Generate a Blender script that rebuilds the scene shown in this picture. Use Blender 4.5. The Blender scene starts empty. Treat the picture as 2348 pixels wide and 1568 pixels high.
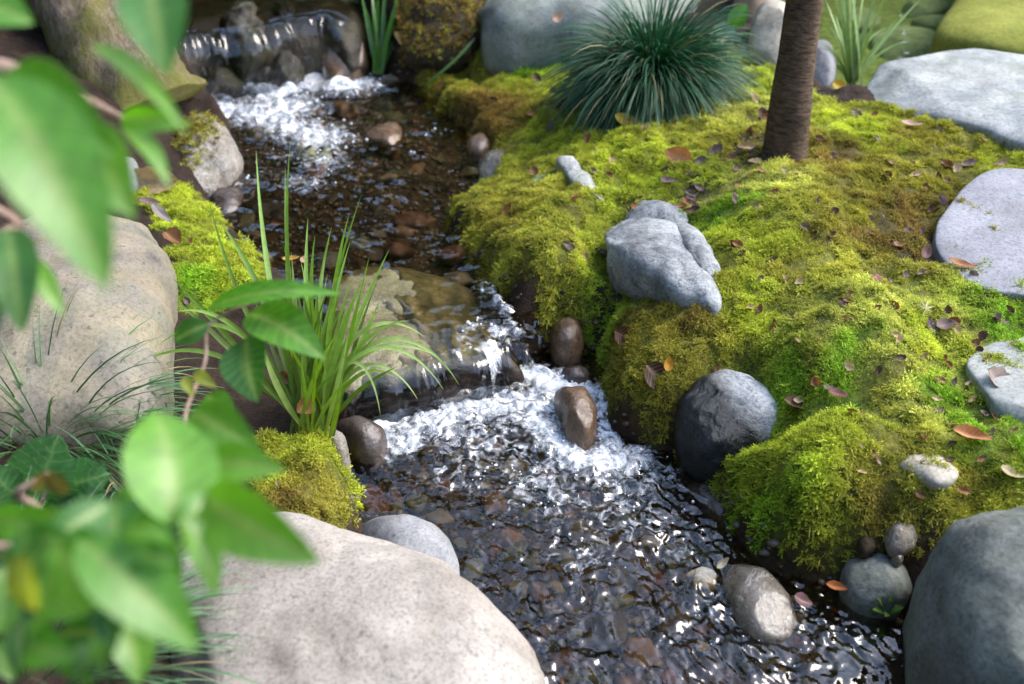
import bpy, math, random
import numpy as np
from mathutils import Vector, Matrix, Euler

random.seed(7)
RNG = np.random.default_rng(7)
scn = bpy.context.scene
COL = scn.collection

# ------------------------------------------------------------------ camera
PITCH = math.radians(33.0)
CAMZ = 1.25
LENS = 35.0
cam_d = bpy.data.cameras.new('camera')
cam = bpy.data.objects.new('camera', cam_d)
COL.objects.link(cam)
cam.location = (0, 0, CAMZ)
cam.rotation_euler = (math.pi / 2 - PITCH, 0, 0)
cam_d.lens = LENS
cam_d.sensor_width = 36
cam_d.clip_start = 0.05
cam_d.clip_end = 400
cam_d.dof.use_dof = True
cam_d.dof.focus_distance = 1.88
cam_d.dof.aperture_fstop = 3.0
scn.camera = cam

# ------------------------------------------------------------------ sky, sun, exposure
SUN_EL, SUN_AZ = math.radians(48), math.radians(74)      # azimuth measured from +Y towards +X
world = bpy.data.worlds.new('World')
scn.world = world
world.use_nodes = True
wn = world.node_tree
bg = wn.nodes['Background']
sky = wn.nodes.new('ShaderNodeTexSky')
sky.sky_type = 'NISHITA'
sky.sun_disc = False
sky.sun_elevation = SUN_EL
sky.sun_rotation = SUN_AZ
sky.air_density = 1.0
sky.dust_density = 1.4
sky.ozone_density = 0.7
wn.links.new(sky.outputs[0], bg.inputs[0])
bg.inputs[1].default_value = 0.15
sun_d = bpy.data.lights.new('sun', 'SUN')
sun_d.energy = 1.1
sun_d.angle = math.radians(36)
sun_d.color = (1.0, 0.95, 0.86)
sun = bpy.data.objects.new('sun', sun_d)
COL.objects.link(sun)
sdir = Vector((math.sin(SUN_AZ) * math.cos(SUN_EL), math.cos(SUN_AZ) * math.cos(SUN_EL), math.sin(SUN_EL)))
sun.rotation_euler = sdir.to_track_quat('Z', 'Y').to_euler()
sun.location = (4, 4, 6)
scn.view_settings.view_transform = 'Standard'
scn.view_settings.look = 'None'
scn.view_settings.exposure = 2.32
scn.view_settings.gamma = 1
scn.cycles.use_denoising = True
scn.cycles.max_bounces = 8
scn.cycles.transparent_max_bounces = 12
scn.cycles.sample_clamp_indirect = 6

# ------------------------------------------------------------------ picture to place
FPX, CX, CY = 2347 * LENS / 36.0, 1173.5, 784.0
SP, CP = math.sin(PITCH), math.cos(PITCH)


def ray(px, py):
    u, v = (px - CX) / FPX, (CY - py) / FPX
    return np.array([u, CP + v * SP, -SP + v * CP])


def at(px, py, z):
    r = ray(px, py)
    t = (z - CAMZ) / r[2]
    return np.array([0, 0, CAMZ]) + r * t


def atd(px, py, d):
    return np.array([0, 0, CAMZ]) + ray(px, py) * d


def aty(px, py, y):
    r = ray(px, py)
    return np.array([0, 0, CAMZ]) + r * (y / r[1])


def depth_of(p):
    return p[1] * CP - (p[2] - CAMZ) * SP


# ------------------------------------------------------------------ noise
def _hash(ix, iy, iz, seed):
    h = (ix.astype(np.int64) * 374761393 + iy.astype(np.int64) * 668265263 + iz.astype(np.int64) * 2147483647 + seed * 1274126177) & 0xFFFFFFFF
    h = ((h ^ (h >> 13)) * 1274126177) & 0xFFFFFFFF
    h = ((h ^ (h >> 16)) * 2246822519) & 0xFFFFFFFF
    h = h ^ (h >> 15)
    return (h & 0xFFFFFF) / float(0x7FFFFF) - 1.0


def noise3(x, y, z, seed=0):
    x, y, z = np.broadcast_arrays(np.asarray(x, float), np.asarray(y, float), np.asarray(z, float))
    ix, iy, iz = np.floor(x), np.floor(y), np.floor(z)
    fx, fy, fz = x - ix, y - iy, z - iz
    ux, uy, uz = [f * f * f * (f * (f * 6 - 15) + 10) for f in (fx, fy, fz)]
    r = 0
    for dx in (0, 1):
        for dy in (0, 1):
            for dz in (0, 1):
                w = (ux if dx else 1 - ux) * (uy if dy else 1 - uy) * (uz if dz else 1 - uz)
                r = r + w * _hash(ix + dx, iy + dy, iz + dz, seed)
    return r


def fbm(x, y, z=0.0, oct=4, seed=0, gain=0.5):
    r, a, f = 0, 1.0, 1.0
    for o in range(oct):
        r = r + a * noise3(np.asarray(x) * f + o * 17.3, np.asarray(y) * f + o * 5.1, np.asarray(z) * f, seed + o)
        a *= gain
        f *= 2.03
    return r


def smooth(e0, e1, x):
    t = np.clip((x - e0) / (e1 - e0), 0, 1)
    return t * t * (3 - 2 * t)


def poly_sd(x, y, poly):
    """signed distance, negative inside"""
    x, y = np.asarray(x, float), np.asarray(y, float)
    d = np.full(x.shape, 1e9)
    ins = np.zeros(x.shape, bool)
    n = len(poly)
    for i in range(n):
        ax, ay = poly[i]
        bx, by = poly[(i + 1) % n]
        ex, ey = bx - ax, by - ay
        L = ex * ex + ey * ey + 1e-12
        t = np.clip(((x - ax) * ex + (y - ay) * ey) / L, 0, 1)
        d = np.minimum(d, (x - ax - t * ex) ** 2 + (y - ay - t * ey) ** 2)
        c = (ay > y) != (by > y)
        if ay != by:
            ins ^= c & (x < (bx - ax) * (y - ay) / (by - ay) + ax)
    d = np.sqrt(d)
    return np.where(ins, -d, d)


def catmull(pts, n, closed=True):
    P = np.asarray(pts, float)
    m = len(P)
    out = []
    segs = m if closed else m - 1
    tt = np.linspace(0, segs, n, endpoint=not closed)
    for t in tt:
        i = min(int(t), segs - 1)
        f = t - i
        if closed:
            a, b, c, d = P[(i - 1) % m], P[i], P[(i + 1) % m], P[(i + 2) % m]
        else:
            a, b, c, d = P[max(i - 1, 0)], P[i], P[i + 1], P[min(i + 2, m - 1)]
        out.append(0.5 * ((2 * b) + (c - a) * f + (2 * a - 5 * b + 4 * c - d) * f * f + (3 * b - a - 3 * c + d) * f ** 3))
    return np.array(out)


# ------------------------------------------------------------------ mesh helpers
def mesh_from(name, verts, faces, smooth_shade=True, attrs=None):
    me = bpy.data.meshes.new(name)
    verts = np.asarray(verts, np.float32)
    if isinstance(faces, np.ndarray):
        k = faces.shape[1]
        me.vertices.add(len(verts))
        me.vertices.foreach_set('co', verts.ravel())
        me.loops.add(faces.size)
        me.loops.foreach_set('vertex_index', faces.astype(np.int32).ravel())
        me.polygons.add(len(faces))
        me.polygons.foreach_set('loop_start', np.arange(0, faces.size, k, dtype=np.int32))
        me.update(calc_edges=True)
        me.validate()
    else:
        me.from_pydata([tuple(map(float, v)) for v in verts], [], [tuple(map(int, f)) for f in faces])
        me.update()
    if smooth_shade and len(me.polygons):
        me.polygons.foreach_set('use_smooth', np.ones(len(me.polygons), bool))
    for an, data in (attrs or {}).items():
        data = np.asarray(data, np.float32)
        if data.ndim == 1:
            a = me.attributes.new(an, 'FLOAT', 'POINT')
            a.data.foreach_set('value', data)
        else:
            a = me.attributes.new(an, 'FLOAT_VECTOR', 'POINT')
            a.data.foreach_set('vector', data.ravel())
    return me


def link(name, me, mat=None, parent=None, loc=None):
    o = bpy.data.objects.new(name, me)
    COL.objects.link(o)
    if mat is not None and me is not None and not me.materials:
        me.materials.append(mat)
    if parent is not None:
        o.parent = parent
    if loc is not None:
        o.location = loc
    return o


def tag(o, label=None, cat=None, group=None, kind=None):
    if label:
        o['label'] = label
    if cat:
        o['category'] = cat
    if group:
        o['group'] = group
    if kind:
        o['kind'] = kind
    return o


def thing(name, label, cat, loc, group=None):
    o = bpy.data.objects.new(name, None)
    COL.objects.link(o)
    o.location = tuple(map(float, loc))
    o.empty_display_size = 0.05
    return tag(o, label, cat, group)


def grid_faces(nu, nv, wrap=False):
    """rows nv of nu points"""
    f = []
    i = np.arange(nu if wrap else nu - 1)
    for j in range(nv - 1):
        a = j * nu + i
        b = j * nu + (i + 1) % nu
        f.append(np.stack([a, b, b + nu, a + nu], 1))
    return np.concatenate(f)


# ------------------------------------------------------------------ materials
def s2l(c):
    c = np.asarray(c, float) / 255.0
    return tuple(np.where(c < 0.04045, c / 12.92, ((c + 0.055) / 1.055) ** 2.4))


class NT:
    def __init__(self, name):
        self.m = bpy.data.materials.new(name)
        self.m.use_nodes = True
        self.t = self.m.node_tree
        self.t.nodes.clear()
        self.out = self.n('ShaderNodeOutputMaterial')

    def n(self, kind, **kw):
        nd = self.t.nodes.new(kind)
        for k, v in kw.items():
            if k.startswith('i_'):
                key = k[2:].replace('_', ' ')
                nd.inputs[key].default_value = v
            else:
                setattr(nd, k, v)
        return nd

    def l(self, a, b):
        self.t.links.new(a, b)

    def coord(self, which='Object'):
        return self.n('ShaderNodeTexCoord').outputs[which]

    def noise(self, co, scale, detail=4, rough=0.55, dist=0.0):
        nd = self.n('ShaderNodeTexNoise')
        nd.inputs['Scale'].default_value = scale
        nd.inputs['Detail'].default_value = detail
        nd.inputs['Roughness'].default_value = rough
        nd.inputs['Distortion'].default_value = dist
        self.l(co, nd.inputs['Vector'])
        return nd.outputs['Fac']

    def ramp(self, fac, stops):
        r = self.n('ShaderNodeValToRGB')
        el = r.color_ramp.elements
        while len(el) < len(stops):
            el.new(0.5)
        for e, (p, c) in zip(el, stops):
            e.position = p
            if np.isscalar(c):
                c = (c, c, c)
            e.color = (c[0], c[1], c[2], 1)
        self.l(fac, r.inputs[0])
        return r.outputs[0]

    def mix(self, fac, a, b, blend='MIX'):
        m = self.n('ShaderNodeMix', data_type='RGBA', blend_type=blend)
        if hasattr(fac, 'links'):
            self.l(fac, m.inputs[0])
        else:
            m.inputs[0].default_value = fac
        for v, s in ((a, 6), (b, 7)):
            if hasattr(v, 'links'):
                self.l(v, m.inputs[s])
            else:
                m.inputs[s].default_value = (v[0], v[1], v[2], 1)
        return m.outputs[2]

    def math(self, op, a, b=0.5, clamp=False):
        m = self.n('ShaderNodeMath', operation=op, use_clamp=clamp)
        for v, s in ((a, 0), (b, 1)):
            if hasattr(v, 'links'):
                self.l(v, m.inputs[s])
            else:
                m.inputs[s].default_value = v
        return m.outputs[0]

    def attr(self, name, kind='GEOMETRY'):
        a = self.n('ShaderNodeAttribute', attribute_name=name, attribute_type=kind)
        return a

    def bump(self, h, strength, dist, normal=None):
        b = self.n('ShaderNodeBump')
        b.inputs['Strength'].default_value = strength
        b.inputs['Distance'].default_value = dist
        self.l(h, b.inputs['Height'])
        if normal is not None:
            self.l(normal, b.inputs['Normal'])
        return b.outputs[0]

    def principled(self, color, rough=0.6, spec=0.5, normal=None):
        p = self.n('ShaderNodeBsdfPrincipled')
        if hasattr(color, 'links'):
            self.l(color, p.inputs['Base Color'])
        else:
            p.inputs['Base Color'].default_value = (*color[:3], 1)
        if hasattr(rough, 'links'):
            self.l(rough, p.inputs['Roughness'])
        else:
            p.inputs['Roughness'].default_value = rough
        p.inputs['Specular IOR Level'].default_value = spec
        if normal is not None:
            self.l(normal, p.inputs['Normal'])
        return p

    def done(self, shader):
        self.l(shader, self.out.inputs['Surface'])
        return self.m


def alb(c, k=0.6):
    return tuple(k * v for v in s2l(c))


def rock_mat(name, c1, c2, speck=(40, 38, 36), speck_amt=0.5, scale=9.0, rough=0.8, spec=0.3, bump=0.5,
             green=None, stripes=None, wet=None, veins=0.0, grain=220.0):
    """weathered stone: two tones, grain specks, optional algae, banding or a wet, shade-tinted side"""
    t = NT(name)
    co = t.coord()
    n1 = t.noise(co, scale, 6, 0.62, 0.4)
    base = t.ramp(n1, [(0.36, alb(c1)), (0.64, alb(c2))])
    if stripes:
        mp = t.n('ShaderNodeMapping')
        t.l(co, mp.inputs[0])
        mp.inputs['Rotation'].default_value = stripes['rot']
        wv = t.n('ShaderNodeTexWave', wave_type='BANDS')
        t.l(mp.outputs[0], wv.inputs['Vector'])
        wv.inputs['Scale'].default_value = stripes['scale']
        wv.inputs['Distortion'].default_value = 3.5
        wv.inputs['Detail'].default_value = 5.0
        wv.inputs['Detail Scale'].default_value = 1.2
        wm = t.ramp(wv.outputs['Fac'], [(0.40, 0.0), (0.62, 1.0)])
        n2 = t.noise(co, 5.0, 3)
        wm = t.mix(t.ramp(n2, [(0.38, 0.0), (0.62, 0.5)]), (0, 0, 0), wm)
        base = t.mix(wm, base, alb(stripes['col']))
    if veins:
        n3 = t.noise(co, scale * 0.7, 5, 0.6, 2.5)
        vm = t.ramp(n3, [(0.485, 0.0), (0.5, veins), (0.515, 0.0)])
        base = t.mix(vm, base, alb((225, 222, 215)))
    st = t.noise(co, 3.2, 5, 0.62, 0.8)
    base = t.mix(0.85, base, t.ramp(st, [(0.34, (0.78, 0.75, 0.71)), (0.5, 0.98), (0.66, 1.1)]), 'MULTIPLY')
    nw = t.n('ShaderNodeTexNoise')
    nw.inputs['Scale'].default_value = 5.0
    nw.inputs['Detail'].default_value = 4.0
    t.l(co, nw.inputs['Vector'])
    vd = t.n('ShaderNodeVectorMath', operation='MULTIPLY_ADD')
    t.l(nw.outputs['Color'], vd.inputs[0])
    vd.inputs[1].default_value = (0.22, 0.22, 0.22)
    t.l(co, vd.inputs[2])
    cr = t.n('ShaderNodeTexVoronoi', feature='DISTANCE_TO_EDGE')
    cr.inputs['Scale'].default_value = 3.4
    t.l(vd.outputs[0], cr.inputs['Vector'])
    crk = t.ramp(cr.outputs['Distance'], [(0.0, 1.0), (0.007, 0.0)])
    crk = t.mix(1.0, crk, t.ramp(t.noise(co, 4.1, 2), [(0.52, 0.0), (0.66, 0.35)]), 'MULTIPLY')
    base = t.mix(crk, base, alb(speck, 0.5))
    g1 = t.noise(co, grain, 3, 0.7)
    g = t.ramp(g1, [(0.34, 0.55), (0.5, 1.0), (0.68, 1.22)])
    base = t.mix(0.75, base, g, 'MULTIPLY')
    g2 = t.noise(co, grain * 0.42, 2, 0.6)
    sm = t.ramp(g2, [(0.63, 0.0), (0.70, speck_amt)])
    base = t.mix(sm, base, alb(speck))
    if green:
        n4 = t.noise(co, 6.0, 5, 0.65)
        gm = t.ramp(n4, [(0.38, 0.0), (0.66, green[1])])
        base = t.mix(gm, base, alb(green[0]))
    pit = t.noise(co, grain * 0.16, 4, 0.6)
    base = t.mix(t.ramp(pit, [(0.70, 0.0), (0.76, 0.55)]), base, alb(speck))
    h1 = t.noise(co, scale * 3.2, 8, 0.68)
    h2 = t.noise(co, grain * 0.8, 3, 0.6)
    nb = t.bump(h1, bump, 0.012)
    nb = t.bump(h2, bump * 0.8, 0.0018, nb)
    rgh = rough
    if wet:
        # wet, algae-dark side with shade painted in: direction (object space) and threshold, broken by noise
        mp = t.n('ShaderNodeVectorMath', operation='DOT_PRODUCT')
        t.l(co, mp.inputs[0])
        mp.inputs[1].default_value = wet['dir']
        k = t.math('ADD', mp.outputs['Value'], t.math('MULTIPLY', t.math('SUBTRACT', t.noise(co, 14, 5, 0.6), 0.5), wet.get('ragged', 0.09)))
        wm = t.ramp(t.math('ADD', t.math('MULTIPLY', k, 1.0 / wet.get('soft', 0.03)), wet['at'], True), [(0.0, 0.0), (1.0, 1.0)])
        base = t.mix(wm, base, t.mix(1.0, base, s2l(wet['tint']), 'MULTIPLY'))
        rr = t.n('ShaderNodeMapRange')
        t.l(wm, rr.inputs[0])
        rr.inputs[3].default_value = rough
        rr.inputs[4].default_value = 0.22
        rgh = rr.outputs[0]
    p = t.principled(base, rgh, spec, nb)
    return t.done(p.outputs[0])


def leaf_mat(name, rough=0.4, trans=0.35, spec=0.5, attr='col', kind='GEOMETRY', vary=0.0, veins=0.0):
    t = NT(name)
    a = t.attr(attr, kind)
    colr = a.outputs['Color']
    n = t.noise(t.coord(), 60, 3)
    colr = t.mix(0.6, colr, t.ramp(n, [(0.3, 0.7), (0.7, 1.25)]), 'MULTIPLY')
    if veins:
        sx = t.n('ShaderNodeSeparateXYZ')
        t.l(t.attr('lv').outputs['Vector'], sx.inputs[0])
        ab = t.math('ABSOLUTE', sx.outputs['Y'])
        ph = t.math('MULTIPLY', t.math('SUBTRACT', sx.outputs['X'], t.math('MULTIPLY', ab, 0.16)), 58.0)
        vv = t.ramp(t.math('SINE', ph), [(0.80, 0.0), (1.0, 1.0)])
        mid = t.ramp(ab, [(0.0, 1.0), (0.07, 0.0)])
        vm = t.mix(1.0, vv, mid, 'LIGHTEN')
        colr = t.mix(t.math('MULTIPLY', vm, veins), colr, t.mix(0.55, colr, (0.42, 0.5, 0.2)))
        bl = t.noise(t.coord(), 38, 3, 0.6)
        colr = t.mix(t.ramp(bl, [(0.70, 0.0), (0.78, 0.5)]), colr, (0.10, 0.08, 0.02))
    if vary:
        oi = t.n('ShaderNodeObjectInfo')
        hs = t.n('ShaderNodeHueSaturation')
        t.l(colr, hs.inputs['Color'])
        v = t.n('ShaderNodeMapRange')
        t.l(oi.outputs['Random'], v.inputs[0])
        v.inputs[3].default_value = 1 - vary
        v.inputs[4].default_value = 1 + vary
        t.l(v.outputs[0], hs.inputs['Value'])
        colr = hs.outputs[0]
    p = t.principled(colr, rough, spec)
    tr = t.n('ShaderNodeBsdfTranslucent')
    hs2 = t.n('ShaderNodeHueSaturation')
    hs2.inputs['Saturation'].default_value = 1.15
    hs2.inputs['Value'].default_value = 1.5
    t.l(colr, hs2.inputs['Color'])
    t.l(hs2.outputs[0], tr.inputs[0])
    mx = t.n('ShaderNodeMixShader')
    mx.inputs[0].default_value = trans
    t.l(p.outputs[0], mx.inputs[1])
    t.l(tr.outputs[0], mx.inputs[2])
    return t.done(mx.outputs[0])


def ground_mat():
    t = NT('soil_and_gravel')
    a = t.attr('gcol')
    co = t.coord()
    n1 = t.noise(co, 30, 7, 0.65)
    n2 = t.noise(co, 160, 4, 0.65)
    c = t.mix(1.0, a.outputs['Color'], t.ramp(n1, [(0.3, 0.45), (0.7, 1.6)]), 'MULTIPLY')
    c = t.mix(0.8, c, t.ramp(n2, [(0.3, 0.55), (0.7, 1.5)]), 'MULTIPLY')
    nb = t.bump(n1, 0.8, 0.012)
    nb = t.bump(n2, 0.9, 0.004, nb)
    return t.done(t.principled(c, 0.85, 0.25, nb).outputs[0])


def stone_bed_mat(name, stops, rough=0.5):
    """pebbles: tone differs from stone to stone"""
    t = NT(name)
    oi = t.n('ShaderNodeObjectInfo')
    co = t.coord()
    base = t.ramp(oi.outputs['Random'], [(i / max(1, len(stops) - 1), alb(c, 0.55)) for i, c in enumerate(stops)])
    n1 = t.noise(co, 22, 6, 0.65)
    base = t.mix(0.9, base, t.ramp(n1, [(0.3, 0.5), (0.7, 1.5)]), 'MULTIPLY')
    n2 = t.noise(co, 190, 3, 0.6)
    base = t.mix(0.6, base, t.ramp(n2, [(0.35, 0.6), (0.65, 1.3)]), 'MULTIPLY')
    nb = t.bump(n1, 0.5, 0.006)
    return t.done(t.principled(base, rough, 0.5, nb).outputs[0])


def water_mat(name='stream_water', tint=(0.93, 0.85, 0.68), ior=1.58, bscale=60, bstr=0.06, foamy=True):
    t = NT(name)
    co = t.coord()
    h = t.noise(co, bscale, 3, 0.6, 0.6)
    nb = t.bump(h, bstr, 0.004)
    fr = t.n('ShaderNodeFresnel')
    fr.inputs['IOR'].default_value = ior
    t.l(nb, fr.inputs['Normal'])
    tr = t.n('ShaderNodeBsdfTransparent')
    tr.inputs[0].default_value = (*tint, 1)
    if foamy:
        t.l(t.mix(t.attr('film').outputs['Fac'], tint, (0.98, 0.98, 0.97)), tr.inputs[0])
    gl = t.n('ShaderNodeBsdfGlossy')
    gl.inputs['Roughness'].default_value = 0.02
    gl.inputs['Color'].default_value = (1, 1, 1, 1)
    t.l(nb, gl.inputs['Normal'])
    mx = t.n('ShaderNodeMixShader')
    if foamy:   # thin falling film: plain water index
        fr2 = t.n('ShaderNodeFresnel')
        fr2.inputs['IOR'].default_value = 1.45
        t.l(nb, fr2.inputs['Normal'])
        t.l(t.mix(t.attr('film').outputs['Fac'], fr.outputs[0], fr2.outputs[0]), mx.inputs[0])
    else:
        t.l(fr.outputs[0], mx.inputs[0])
    t.l(tr.outputs[0], mx.inputs[1])
    t.l(gl.outputs[0], mx.inputs[2])
    if not foamy:
        return t.done(mx.outputs[0])
    a = t.attr('foam')
    vo = t.n('ShaderNodeTexVoronoi', feature='DISTANCE_TO_EDGE')
    vo.inputs['Scale'].default_value = 150
    t.l(co, vo.inputs['Vector'])
    cell = t.ramp(vo.outputs['Distance'], [(0.0, 1.0), (0.2, 0.75)])
    ns = t.noise(co, 34, 5, 0.65, 1.4)
    k = t.math('ADD', a.outputs['Fac'], t.math('MULTIPLY', t.math('SUBTRACT', ns, 0.5), 1.7))
    k = t.ramp(k, [(0.40, 0.0), (1.05, 0.85)])
    k = t.mix(1.0, k, cell, 'MULTIPLY')
    k = t.mix(1.0, k, t.ramp(a.outputs['Fac'], [(0.02, 0.0), (0.2, 1.0)]), 'MULTIPLY')
    fo = t.principled((0.86, 0.89, 0.93), 0.25, 0.6, nb)
    m2 = t.n('ShaderNodeMixShader')
    t.l(k, m2.inputs[0])
    t.l(mx.outputs[0], m2.inputs[1])
    t.l(fo.outputs[0], m2.inputs[2])
    return t.done(m2.outputs[0])


def bark_mat(name, dark, light, scale=10, green=None, ring=True):
    t = NT(name)
    co = t.coord()
    mp = t.n('ShaderNodeMapping')
    t.l(co, mp.inputs[0])
    mp.inputs['Scale'].default_value = (1.0, 1.0, 3.2) if ring else (2.6, 2.6, 0.8)
    n1 = t.noise(mp.outputs[0], scale * 3, 7, 0.7, 0.3)
    n2 = t.noise(co, scale * 0.8, 4, 0.6)
    c = t.ramp(n1, [(0.32, s2l(dark)), (0.68, s2l(light))])
    c = t.mix(0.7, c, t.ramp(n2, [(0.3, 0.6), (0.7, 1.3)]), 'MULTIPLY')
    if green:
        n3 = t.noise(co, 7, 5, 0.65)
        sx = t.n('ShaderNodeSeparateXYZ')
        t.l(co, sx.inputs[0])
        mr = t.n('ShaderNodeMapRange')
        t.l(sx.outputs['Z'], mr.inputs[0])
        mr.inputs[1].default_value, mr.inputs[2].default_value = 0.0, 0.55
        mr.inputs[3].default_value, mr.inputs[4].default_value = 0.62, 0.30
        k = t.math('GREATER_THAN', t.math('ADD', n3, mr.outputs[0]), 0.97)
        k = t.ramp(t.math('ADD', t.math('MULTIPLY', t.math('SUBTRACT', t.math('ADD', n3, mr.outputs[0]), 0.95), 6.0), 0.3, True), [(0, 0.0), (1, 0.85)])
        c = t.mix(k, c, s2l(green))
    nb = t.bump(n1, 0.9, 0.01)
    return t.done(t.principled(c, 0.85, 0.2, nb).outputs[0])


# ------------------------------------------------------------------ terrain
Z_LOW, Z_UP, Z_TOP, Z_POND = 0.0, 0.10, 0.33, 0.205

LOWER = [(740, 985), (800, 955), (870, 930), (950, 895), (1050, 860), (1190, 820), (1290, 790), (1375, 800), (1385, 900), (1400, 985),
         (1480, 1015), (1550, 1030), (1600, 1110), (1670, 1190), (1745, 1300), (1830, 1335), (1930, 1345), (2030, 1390), (2095, 1430),
         (2110, 1568), (2160, 1800), (2200, 2300), (900, 2300), (950, 1700), (1000, 1450), (960, 1330), (850, 1235), (815, 1150), (790, 1080), (780, 1030)]
UPPER = [(400, 190), (480, 130), (640, 100), (800, 110), (900, 175), (985, 200), (1010, 250), (1090, 310), (1130, 350), (1120, 400), (1060, 430),
         (1035, 500), (1060, 560), (1115, 610), (1165, 680), (1195, 750), (1190, 790), (1100, 800), (1000, 830), (860, 860), (760, 870), (730, 760),
         (690, 650), (600, 590), (540, 540), (510, 480), (480, 450), (530, 420), (540, 350), (530, 290), (440, 260)]
TOPW = [(380, -200), (370, 60), (480, 45), (580, 30), (660, 16), (740, 10), (820, 20), (820, -200)]
POND = [(1862, 222), (1915, 246), (1985, 236), (2060, 228), (2130, 222), (2300, 232), (2700, 290), (2700, -110), (1500, -110), (1700, -60), (1800, 30), (1850, 120)]


def wpoly(pts, z):
    return [tuple(at(x, y, z)[:2]) for x, y in pts]


P_LOW, P_UP, P_TOP, P_POND = wpoly(LOWER, Z_LOW), wpoly(UPPER, Z_UP), wpoly(TOPW, Z_TOP), wpoly(POND, Z_POND)

CTRL = [(1700, 980, .06), (1760, 1005, .09), (1650, 930, .08), (1730, 930, .11), (1400, 1000, .06), (1450, 1010, .05), (1500, 1000, .08), (1380, 760, .10), (1480, 800, .16), (1450, 690, .19), (1560, 740, .22), (1740, 880, .20), (1600, 845, .16),
        (1410, 880, .09), (1500, 900, .13),
        (1090, 480, .17), (1250, 470, .24), (1300, 560, .26), (1380, 620, .20), (1200, 600, .23), (1120, 560, .17), (1250, 690, .15), (1330, 690, .14), (1260, 730, .10), (1190, 690, .13),
        (1385, 690, .08), (1370, 790, .03), (1100, 200, .17), (1000, 190, .13), (1200, 130, .22), (1300, 250, .26), (1200, 330, .17), (1420, 380, .28), (1500, 300, .31), (1550, 420, .29), (1420, 450, .25),
        (1150, 420, .15), (1700, 400, .33), (1800, 340, .36), (1750, 450, .37), (1850, 520, .36), (1750, 600, .31), (2000, 450, .36), (2100, 350, .37), (1950, 280, .37), (1900, 250, .34),
        (2050, 550, .33), (2150, 650, .32), (2000, 650, .31), (1950, 730, .34), (1900, 800, .34), (2050, 790, .33), (1780, 780, .26), (1950, 890, .23), (1900, 930, .19), (1750, 760, .24), (2150, 780, .28),
        (2200, 700, .31), (2250, 800, .28), (1850, 1000, .24), (1950, 1000, .26), (2050, 1000, .25), (1780, 1060, .18), (1700, 1100, .12), (1740, 1200, .09), (1850, 1150, .17), (1950, 1150, .18),
        (1830, 1290, .06), (1920, 1230, .09), (2000, 1190, .12), (2100, 1120, .2), (2200, 1000, .25), (2250, 1100, .22), (2330, 1050, .25), (2050, 1210, .10), (2200, 1160, .16), (2330, 950, .28), (2200, 880, .27),
        (2000, 1330, .02), (2080, 1380, .01), (2200, 1400, .04), (2300, 1700, .03), (2400, 700, .31), (2500, 1000, .27), (2500, 500, .36), (2600, 1300, .2),
        (480, 470, .14), (430, 460, .17), (460, 550, .19), (520, 620, .18), (575, 640, .16), (450, 680, .15), (400, 700, .16), (600, 600, .13), (420, 800, .12), (430, 900, .12), (560, 800, .1), (600, 950, .1),
        (650, 1000, .12), (700, 1060, .14), (740, 1040, .13), (795, 1080, .09), (790, 1140, .07), (700, 1160, .13), (620, 1100, .13), (600, 1150, .12), (820, 1200, .04), (680, 800, .1), (700, 900, .1),
        (300, 440, .2), (200, 480, .2), (50, 480, .22), (380, 330, .22), (300, 300, .27), (250, 250, .32), (100, 250, .35), (100, 50, .45), (440, 270, .17), (370, 180, .28), (340, 60, .40),
        (300, 1000, .15), (100, 1050, .18), (0, 1200, .2), (200, 1300, .18), (100, 1500, .2), (300, 1500, .14), (0, 1800, .2), (400, 1700, .1), (-200, 700, .22), (-200, 1200, .22),
        (900, 120, .2), (1000, 100, .25), (1150, 80, .3), (850, 60, .33), (950, 0, .36), (1300, 0, .35), (1500, 50, .36), (1650, 50, .35), (1700, 150, .34), (1600, 0, .36), (1200, -150, .42), (300, -150, .5), (900, 155, .14)]


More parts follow.
